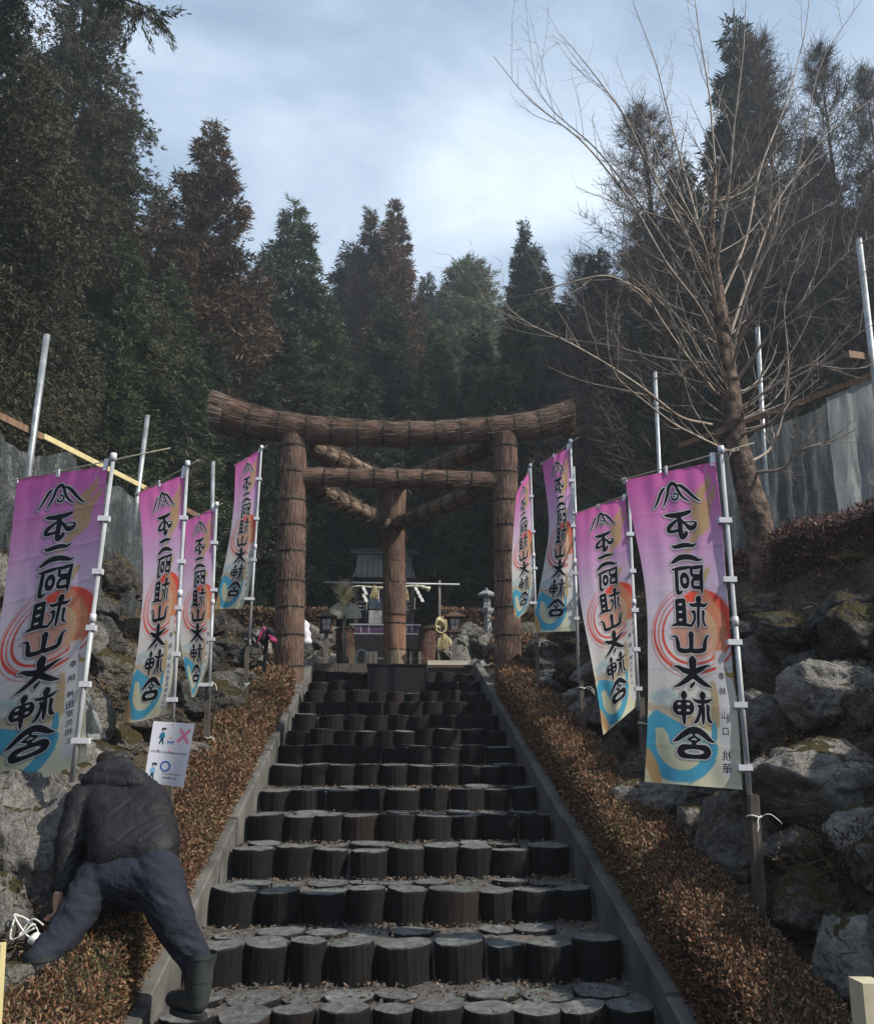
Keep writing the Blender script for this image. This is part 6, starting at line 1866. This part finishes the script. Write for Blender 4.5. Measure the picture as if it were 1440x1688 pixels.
def conifer(seed, Ht, Rm, N_, lf, mat, nbr=170, base=.06, pw=.8, droop=.30, spread=.15, flat=.10, tuft=1.0, up=.15, topw=.06, wr=(.20, .34)):
    rg = np.random.default_rng(seed)
    i = np.arange(nbr)
    t = base + (1 - base) * ((i + rg.uniform(0, 1, nbr)) / nbr) ** .85
    az = i * 2.39996 + rg.normal(0, .35, nbr)
    z0 = t * Ht * .985
    R = ((1 - t) ** pw) * Rm * rg.uniform(.5, 1.15, nbr) * (1 + .18 * np.sin(az * 2 + seed)) + topw
    R *= np.where(t < base + .08, .7 + 4 * (t - base), 1)
    dr = np.stack([np.cos(az), np.sin(az)], 1)
    p_ = R ** 1.35; p_ /= p_.sum()
    NT = N_ // 12                     # tufts of a dozen fine sprigs
    b = rg.choice(nbr, NT, p=p_)
    s = np.clip(rg.beta(2.0, 1.15, NT), 0, 1)
    lat = rg.normal(0, spread, NT) * R[b] * (.35 + s * .9) * (1.1 - .35 * s)
    vert = rg.normal(0, flat, NT) * R[b] * .9 - np.abs(rg.normal(0, .06, NT)) * R[b]
    zz = z0[b] + R[b] * (up * s * 1.2 - droop * s * s)
    P = np.stack([dr[b, 0] * R[b] * s - dr[b, 1] * lat, dr[b, 1] * R[b] * s + dr[b, 0] * lat, zz + vert], 1)
    D = np.stack([dr[b, 0], dr[b, 1], -droop * 1.1 * s + up], 1) + np.stack([-dr[b, 1] * lat, dr[b, 0] * lat, 0 * lat], 1) / (R[b][:, None] * .4) + rg.normal(0, .38, (NT, 3)) * tuft
    D /= np.linalg.norm(D, axis=1, keepdims=True)
    P = np.repeat(P, 12, 0); D = np.repeat(D, 12, 0)
    Ln = rg.uniform(.5, 1.2, len(P)) * lf
    P = P + D * rg.uniform(-.3, 1.2, (len(P), 1)) * lf + rg.normal(0, .22, P.shape) * lf
    D = D + rg.normal(0, .55, D.shape)
    V, F = slivers(P, D, Ln, Ln * rg.uniform(*wr, len(P)), rg)
    crown = np_mesh('crown', V, [(F, None, 0)], M[mat])
    # limbs
    A_ = np.stack([0 * z0, 0 * z0, z0], 1); Bm = A_ + np.stack([dr[:, 0] * R * .5, dr[:, 1] * R * .5, R * (up * .6 - droop * .25)], 1); Be = A_ + np.stack([dr[:, 0] * R * .95, dr[:, 1] * R * .95, R * (up * 1.1 - droop * .9)], 1)
    r0 = .010 + R * .010
    m = MB()
    P_ = [Vector((.05 * math.sin(z * .4 + seed), .05 * math.cos(z * .3), z)) for z in np.linspace(-1.0, Ht * .98, 24)]
    r_ = [Ht * .0135 * (1 - .93 * max(0, z.z) / Ht) for z in P_]
    m.tube(P_, r_, 12)
    V, F = prisms(np.concatenate([A_, Bm]), np.concatenate([Bm, Be]), np.concatenate([r0, r0 * .6]), np.concatenate([r0 * .6, r0 * .2]), 4)
    m.add(V, F)
    trunk = m.mesh('trunk', M['trunk'], True)
    return trunk, crown, Ht
PROTO = {
    'cedar': conifer(1, 20, 4.3, 150000, .25, 'leaf_cedar', 210, .10, .86, .10, .16, .13, 1.2, .30),
    'cedar2': conifer(7, 20, 3.9, 140000, .25, 'leaf_cedar', 190, .10, .78, .05, .17, .14, 1.2, .35),
    'fir': conifer(2, 20, 4.6, 150000, .28, 'leaf_fir', 210, .05, .90, .34, .15, .08, 1.0, .20),
    'dark': conifer(3, 20, 4.3, 140000, .30, 'leaf_dark', 200, .04, .85, .28, .16, .10, 1.1, .20),
    'pale': conifer(4, 20, 5.0, 130000, .27, 'leaf_pale', 110, .30, .50, .05, .2, .16, 1.4, .3),
    'olive': conifer(5, 20, 4.8, 330000, .135, 'leaf_olive', 230, .10, .55, .46, .14, .10, 1.0, .18, wr=(.26, .44)),
}
def tree(kind, u, v, Y, label, wide=1.0, group=None, rz=None, tilt=(0, 0), name='conifer_tree', cat='tree'):
    tk, cr_, Ht = PROTO[kind]
    a_ = at(u, v, Y)
    g = H(a_.x, Y) - .2
    s = (a_.z - g) / Ht
    o = empty(name, (a_.x, Y, g), rnd.uniform(0, 6.28) if rz is None else rz)
    o.scale = (s * wide, s * wide, s)
    tag(o, label, cat, group)
    for nm, me in (('trunk', tk), ('crown', cr_)):
        q = bpy.data.objects.new(nm, me); COL.objects.link(q); q.parent = o
    return o
rnd = random.Random(77)
tree('olive', 10, -330, 13.5, 'huge olive-brown cypress filling the upper left corner', .74)
tree('olive', -110, -500, 11.0, 'cypress at the left margin whose foliage hangs nearest overhead', .62)
tree('olive', 150, -60, 20.0, 'tall cypress with reddish tips just right of the corner cypress', .84)
tree('cedar', 175, 150, 24.0, 'rust-tipped cedar between the two left cypresses', 1.1)
tree('cedar', 268, 300, 27.0, 'shorter rust-tipped cedar in the gap left of the pointed cedar', .9)
tree('cedar', 357, 188, 25.0, 'tall pointed rust-brown cedar standing clear left of centre', .95)
tree('fir', 486, 320, 31.0, 'green fir with a brownish tip right of the pointed cedar', 1.05)
tree('cedar2', 612, 336, 37.0, 'left one of the twin-topped cedars near the centre of the skyline', .80)
tree('cedar2', 650, 319, 36.0, 'right, slightly taller one of the twin-topped cedars', .85)
tree('dark', 575, 390, 39.0, 'dark fir shoulder just left of the twin cedars', .9)
tree('pale', 765, 425, 42.0, 'pale grey-green round-topped pine at the lowest dip of the skyline', 1.0)
tree('dark', 705, 440, 44.0, 'dark conifer between the twin cedars and the pale pine', .8)
tree('dark', 862, 350, 34.0, 'narrow dark conifer with a forked top right of the pale pine', .62)
tree('dark', 885, 395, 33.0, 'dark conifer merging with the forked-top one', .75)
tree('dark', 1208, 12, 24.0, 'tallest dark conifer behind the bare garden tree', .75)
tree('dark', 1120, 250, 23.5, 'dark conifer left of and lower than the tallest one', .9)
tree('dark', 1330, 215, 24.0, 'dark conifer right of the tallest one', .9)
tree('dark', 985, 400, 26.5, 'dark conifer below the left larch', 1.0)
tree('dark', 1060, 330, 28.5, 'dark conifer directly behind the left larch', 1.0)
tree('dark', 1430, 260, 21.0, 'dark conifer at the right margin behind the larches', 1.0)
fill = [(90, 420, 17, 'olive'), (215, 380, 19, 'fir'), (290, 430, 22, 'fir'), (420, 440, 27, 'cedar'), (350, 540, 23, 'dark'), (545, 470, 30, 'fir'), (470, 520, 26, 'dark'), (640, 480, 31, 'dark'),
        (720, 520, 31, 'fir'), (790, 520, 30, 'dark'), (850, 500, 28, 'fir'), (930, 480, 27, 'dark'), (600, 590, 26.5, 'dark'), (690, 610, 27, 'dark'), (800, 600, 26, 'fir'), (840, 590, 25, 'dark'),
        (520, 620, 25, 'dark'), (440, 610, 23, 'dark'), (1010, 520, 23, 'dark'), (1090, 470, 21, 'fir'), (1180, 430, 20, 'dark'), (1270, 430, 19, 'dark'), (1370, 400, 18, 'fir'), (1440, 430, 17, 'dark'), (930, 620, 23, 'dark'),
        (20, 480, 15, 'olive'), (170, 520, 18, 'dark'), (270, 560, 20, 'dark')]
for u, v, Y, k_ in fill:
    where = 'high over' if v < 450 else 'above' if v < 530 else 'low behind'
    what = ('the largest sunlit-side banner' if u < 120 else 'the second sunlit-side banner' if u < 255 else 'the twisted third banner' if u < 330 else 'the farthest sunlit-side banner' if u < 440 else
            'the left leg of the gate' if u < 560 else 'the middle of the gate beam' if u < 660 else 'the right half of the gate beam' if u < 780 else 'the right leg of the gate' if u < 880 else
            'the pink banner right of the gate' if u < 960 else 'the second shaded-side banner' if u < 1060 else 'the largest shaded-side banner' if u < 1200 else 'the bare garden tree' if u < 1320 else 'the plastic sheeting')
    if (u, v) in ((440, 610), (600, 590)): what = {440: 'the gap between the farthest sunlit-side banner and the gate', 600: 'the left part of the tie beam'}[u]
    tree(k_, u, v, Y, {'olive': 'olive-brown', 'fir': 'green', 'dark': 'dark', 'cedar': 'rusty'}[k_] + ' conifer ' + where + ' ' + what , rnd.uniform(.9, 1.25), 'lower conifers of the wooded slope')
# bare undergrowth trees at the edge of the wood behind the shrine: trunks only
for u, Y in ():
    b_ = at(u, 1020, Y); g = H(b_.x, Y)
    o = empty('slender_tree', (b_.x, Y, g - .2)); tag(o, 'straight bare tree trunk in the darkness behind the shrine', 'tree', 'bare trunks behind the shrine')
    P = [(b_.x + .15 * math.sin(f * 3 + u), Y, g - .2 + f * 13) for f in np.linspace(0, 1, 10)]
    tube_obj('trunk', P, list(np.linspace(.12, .05, 10)), M['trunk'], o, 10)

# branching for bare trees
class Twigs:
    def __init__(s): s.A = []; s.B = []; s.ra = []; s.rb = []
    def seg(s, a_, b_, ra, rb): s.A.append(a_); s.B.append(b_); s.ra.append(ra); s.rb.append(rb)
    def grow(s, p, d, L_, r, rg, curve=(0, 0, .6), wob=.12, n=10, kids=0, klen=.4, kr=.5, depth=1, kang=(.5, 1.1), kcurve=None, k0=.25, thin=.35):
        d = d / np.linalg.norm(d); st = L_ / n; pts = []
        for i in range(n):
            q = p + d * st
            r0, r1 = r * (1 - (1 - thin) * i / n), r * (1 - (1 - thin) * (i + 1) / n)
            s.seg(p, q, r0, r1); pts.append((q, d.copy(), r1)); p = q
            d = d + np.array(curve) / n + rg.normal(0, wob, 3) / math.sqrt(n); d /= np.linalg.norm(d)
        for j in range(kids):
            f = k0 + (1 - k0) * (j + rg.uniform(0, 1)) / kids
            q, dd, rr = pts[min(n - 1, int(f * n))]
            x = np.cross(dd, rg.normal(size=3)); x /= np.linalg.norm(x)
            an = rg.uniform(*kang)
            nd = dd * math.cos(an) + x * math.sin(an)
            ll = L_ * klen * rg.uniform(.45, 1.1) * (1.15 - .6 * f)
            s.grow(q, nd, ll, max(.0016, rr * kr), rg, kcurve or curve, wob * 1.2, max(3, n // 2), kids if depth > 1 and depth > 1 else 0, klen, kr, depth - 1, kang, kcurve, .15, .3) if depth > 1 else \
                s.grow(q, nd, ll, max(.0014, rr * kr), rg, kcurve or curve, wob * 1.2, max(2, n // 3), 0, klen, kr, 0, kang, kcurve, .15, .3)
    def mesh(s, name, mat, n=5):
        V, F = prisms(np.array(s.A), np.array(s.B), np.array(s.ra), np.array(s.rb), n)
        return np_mesh(name, V, [(F, None, 0)], mat, True)

# the bare garden tree on the right bank
rg = np.random.default_rng(12)
TYY = 7.7
tpts = [(1268, 985), (1262, 930), (1248, 860), (1228, 790), (1214, 725), (1203, 650), (1196, 590), (1188, 520), (1178, 450), (1170, 400), (1172, 340), (1180, 270)]
trad = [.165, .138, .126, .115, .100, .090, .082, .070, .054, .038, .024, .014]
gt = empty('bare_garden_tree', tuple(at(1268, 985, TYY))); tag(gt, 'bare pale-twigged garden tree with a leaning thick trunk in front of the plastic sheeting', 'tree')
TP, TRr, T = sample([at(u, v, TYY) for u, v in tpts], trad, 60)
m = MB(); m.tube(TP, TRr, 20, jit=lambda i, k_, acc: 1 + .14 * mnoise.noise(Vector((math.cos(k_ / 20 * 2 * PI) * 1.6, math.sin(k_ / 20 * 2 * PI) * 1.6, acc * 3))) + .07 * mnoise.noise(Vector((math.cos(k_ / 20 * 2 * PI) * 5, math.sin(k_ / 20 * 2 * PI) * 5, acc * 11))))
m.build('trunk', M['trunk_pale'], gt, True)
limbs = Twigs()
def limb(start_v, pts, r, kids=9):
    """a long limb through points u, v, Y with side shoots"""
    P, R, T = sample([at(*p) for p in pts], [r * (1 - .86 * i / (len(pts) - 1)) for i in range(len(pts))], 40)
    P = [np.array(p) for p in P]
    for i in range(len(P) - 1): limbs.seg(P[i], P[i + 1], R[i], R[i + 1])
    for j in range(kids):
        i = int(6 + (len(P) - 8) * (j + rg.uniform()) / kids)
        d = P[i + 1] - P[i]; d /= np.linalg.norm(d)
        x = np.cross(d, rg.normal(size=3)); x /= np.linalg.norm(x)
        nd = d * .75 + x * .6 + np.array([0, 0, .35])
        if rg.uniform() < .45:
            limbs.grow(P[i], nd, rg.uniform(.35, 1.1) * min(1, T / 2), max(.003, R[i] * .5), rg, (0, 0, .5), .18, 7, 7, .35, .6, 1, (.6, 1.2))
        else:
            limbs.grow(P[i], nd + rg.normal(0, .2, 3), rg.uniform(.08, .28), max(.0022, R[i] * .4), rg, (0, 0, .6), .1, 3, 0)
L_ = [  # limbs traced roughly through the photograph, swept toward or away from the camera
 [(1172, 700, 7.7), (1120, 690, 7.4), (1060, 640, 7.1), (1000, 600, 6.9), (930, 560, 6.7), (870, 535, 6.6), (812, 488, 6.5)],
 [(1170, 600, 7.7), (1080, 590, 7.9), (1010, 570, 8.1), (940, 560, 8.3), (870, 550, 8.4), (800, 530, 8.5)],
 [(1180, 560, 7.7), (1150, 500, 7.4), (1100, 440, 7.1), (1040, 330, 6.9), (960, 230, 6.8), (870, 165, 6.7), (813, 92, 6.6)],
 [(1180, 540, 7.7), (1120, 430, 7.9), (1050, 330, 8.0), (980, 240, 8.1), (905, 180, 8.2), (866, 110, 8.3)],
 [(1175, 470, 7.7), (1130, 390, 7.5), (1080, 300, 7.3), (1030, 190, 7.2), (970, 110, 7.1), (923, 55, 7.0)],
 [(1172, 450, 7.7), (1140, 330, 7.9), (1110, 220, 8.1), (1080, 100, 8.3), (1045, 8, 8.4)],
 [(1180, 650, 7.7), (1110, 560, 7.3), (1060, 480, 7.0), (1000, 450, 6.8), (920, 470, 6.7), (880, 480, 6.6)],
 [(1205, 590, 7.7), (1230, 480, 7.5), (1270, 400, 7.3), (1310, 300, 7.1), (1330, 200, 7.0), (1350, 100, 6.9), (1440, -30, 6.8)],
 [(1200, 560, 7.7), (1240, 440, 8.0), (1280, 330, 8.2), (1360, 220, 8.4), (1440, 160, 8.6)],
 [(1205, 640, 7.7), (1260, 560, 7.4), (1320, 500, 7.1), (1390, 420, 6.9), (1450, 380, 6.8)],
 [(1210, 680, 7.7), (1270, 640, 7.5), (1330, 600, 7.3), (1400, 610, 7.1), (1460, 600, 7.0)],
 [(1212, 720, 7.7), (1270, 700, 7.3), (1330, 620, 7.0), (1400, 560, 6.8), (1460, 520, 6.7)],
 [(1180, 440, 7.7), (1200, 320, 7.5), (1210, 200, 7.4), (1225, 90, 7.3), (1230, -20, 7.2)],
 [(1172, 420, 7.7), (1180, 300, 7.9), (1170, 160, 8.0), (1150, 40, 8.1), (1140, -40, 8.2)],
 [(1185, 500, 7.7), (1230, 400, 7.9), (1250, 280, 8.1), (1300, 160, 8.3), (1330, 40, 8.4), (1335, -30, 8.4)],
 [(1222, 740, 7.7), (1200, 745, 7.4), (1150, 720, 7.2), (1110, 700, 7.0), (1060, 660, 6.9), (1010, 620, 6.8), (1000, 560, 6.7)],
 [(1232, 780, 7.7), (1290, 775, 7.4), (1320, 740, 7.2), (1380, 725, 7.1), (1440, 690, 7.0)],
 [(1228, 765, 7.7), (1270, 745, 7.9), (1290, 690, 8.0), (1300, 600, 8.0), (1290, 500, 8.0), (1330, 380, 8.0)],
 [(1190, 610, 7.7), (1150, 600, 8.0), (1090, 620, 8.3), (1020, 650, 8.6)],
 [(1200, 620, 7.7), (1230, 530, 7.2), (1260, 470, 6.9), (1290, 380, 6.7), (1380, 330, 6.6)],
 [(1185, 530, 7.7), (1160, 400, 7.2), (1130, 340, 6.9), (1080, 250, 6.8), (1060, 160, 6.7)],
]
for pts in L_: limb(0, pts, .018, 17)
for i in range(70):          # shorter shoots bunched at the nodes
    f = rg.uniform(.35, .97); p = np.array(TP[int(f * 59)])
    d = np.array([rg.normal(), rg.normal() * .8, rg.uniform(.1, .8)])
    limbs.grow(p, d, rg.uniform(.4, 1.7), .009, rg, (0, 0, .8), .15, 10, 8, .30, .5, 1, (.5, 1.1))
o = link('branches', limbs.mesh('branches', M['twig']), gt, True)
o['kind'] = 'stuff'

# overhanging bough of the corner cypress
rg = np.random.default_rng(5)
bo = empty('cypress_bough', tuple(at(60, -40, 12.2))); tag(bo, 'drooping cypress bough reaching out over the sky at the top left', 'bough')
P, R, T = sample([at(60, -120, 12.6), at(130, -60, 12.2), at(190, -8, 11.9), at(240, 10, 11.7), at(282, 40, 11.5)], [.06, .045, .03, .018, .006], 40)
tube_obj('limb', P, R, M['trunk'], bo, 8)
A_ = np.array([tuple(p) for p in P]); Q_ = []; D_ = []
for j in range(46):
    i = int(6 + 33 * rg.uniform()); d = A_[min(39, i + 1)] - A_[i - 1]; d /= np.linalg.norm(d)
    sd_ = rg.normal(0, .7, 3) + d * .6 + [0, 0, -.55]; sd_ /= np.linalg.norm(sd_); L0 = rg.uniform(.2, .62)
    k = 90; f = rg.uniform(0, 1, (k, 1)); q = A_[i] + sd_ * f * L0 + np.array([0, 0, -.18]) * f * f * L0 + rg.normal(0, .035, (k, 3))
    Q_.append(q); D_.append(sd_ + rg.normal(0, .5, (k, 3)) + [0, 0, -.4])
Q_ = np.concatenate(Q_); D_ = np.concatenate(D_)
Ln = rg.uniform(.06, .16, len(Q_)); V, F = kites(Q_, D_, Ln, Ln * .2, rg)
o = link('foliage', np_mesh('foliage', V, [(F, None, 0)], M['leaf_olive']), bo); o['kind'] = 'stuff'
# bare larches
def larch(seed, Ht=19, Rm=3.6):
    rg_ = np.random.default_rng(seed); t = Twigs()
    for i in range(170):
        f = .14 + .86 * (i + rg_.uniform()) / 170; z = f * Ht * .98
        az = i * 2.4 + rg_.normal(0, .3); R = ((1 - f) ** .75) * Rm * rg_.uniform(.7, 1.1) + .25
        d = np.array([math.cos(az), math.sin(az), .35 + .5 * f])
        t.grow(np.array([0, 0, z]), d, R * 1.15, .006 + R * .007, rg_, (0, 0, .25), .10, 8, 16, .32, .45, 2 if False else 1, (.5, 1.2), None, .2, .25)
    # a second order of fine twigs
    k = len(t.A); A_ = np.array(t.A); B_ = np.array(t.B); r_ = np.array(t.rb)
    sel = rg_.choice(k, 16000); q = A_[sel] + (B_[sel] - A_[sel]) * rg_.uniform(0, 1, (16000, 1))
    dd = (B_[sel] - A_[sel]); dd /= np.linalg.norm(dd, axis=1, keepdims=True); dd = dd * .6 + rg_.normal(0, .55, (16000, 3)) + [0, 0, .25]
    e_ = q + dd * rg_.uniform(.12, .42, (16000, 1))
    V, F = prisms(np.concatenate([A_, q]), np.concatenate([B_, e_]), np.concatenate([np.array(t.ra), np.full(16000, .0065)]), np.concatenate([r_, np.full(16000, .004)]), 3)
    m = MB(); P_ = [Vector((.06 * math.sin(z * .5 + seed), .05 * math.cos(z * .4), z)) for z in np.linspace(-1, Ht, 22)]
    m.tube(P_, [Ht * .0105 * (1 - .94 * max(0, z.z) / Ht) for z in P_], 10)
    return m.mesh('trunk', M['trunk'], True), np_mesh('branches', V, [(F, None, 0)], M['larch_twig']), Ht
LA = [larch(1, 19, 4.4), larch(2, 19, 3.2)]
for i, (u, v, Y, w_, lb) in enumerate(((1058, 175, 20.5, 1.15, 'bare larch standing out against the sky left of the tallest conifer'), (1245, 55, 19.5, .9, 'bare larch just right of the tallest conifer'),
                                       (1345, 75, 18.0, .9, 'bare larch in the upper right, second from the margin'), (1425, 110, 17.0, .9, 'bare larch at the right margin'), (955, 420, 22.0, .9, 'small bare larch at the lower left of the larch group'))):
    tk, br, Ht = LA[i % 2]
    a_ = at(u, v, Y); g = H(a_.x, Y) - .2; s = (a_.z - g) / Ht
    o = empty('bare_larch', (a_.x, Y, g), rnd.uniform(0, 6)); o.scale = (s * w_, s * w_, s); tag(o, lb, 'tree')
    for nm, me in (('trunk', tk), ('branches', br)):
        q = bpy.data.objects.new(nm, me); COL.objects.link(q); q.parent = o

# thin winter haze filling the clearing
hm = bpy.data.materials.new('thin_haze'); hm.use_nodes = True; hm.node_tree.nodes.clear()
pv = hm.node_tree.nodes.new('ShaderNodeVolumePrincipled'); pv.inputs['Density'].default_value = .0019; pv.inputs['Color'].default_value = (.80, .86, .95, 1); pv.inputs['Anisotropy'].default_value = .3
ho = hm.node_tree.nodes.new('ShaderNodeOutputMaterial'); hm.node_tree.links.new(pv.outputs[0], ho.inputs['Volume'])
m = MB(); m.box((0, 53, 15.5), (150, 142, 37)); hz = m.build('haze', hm); hz['kind'] = 'stuff'
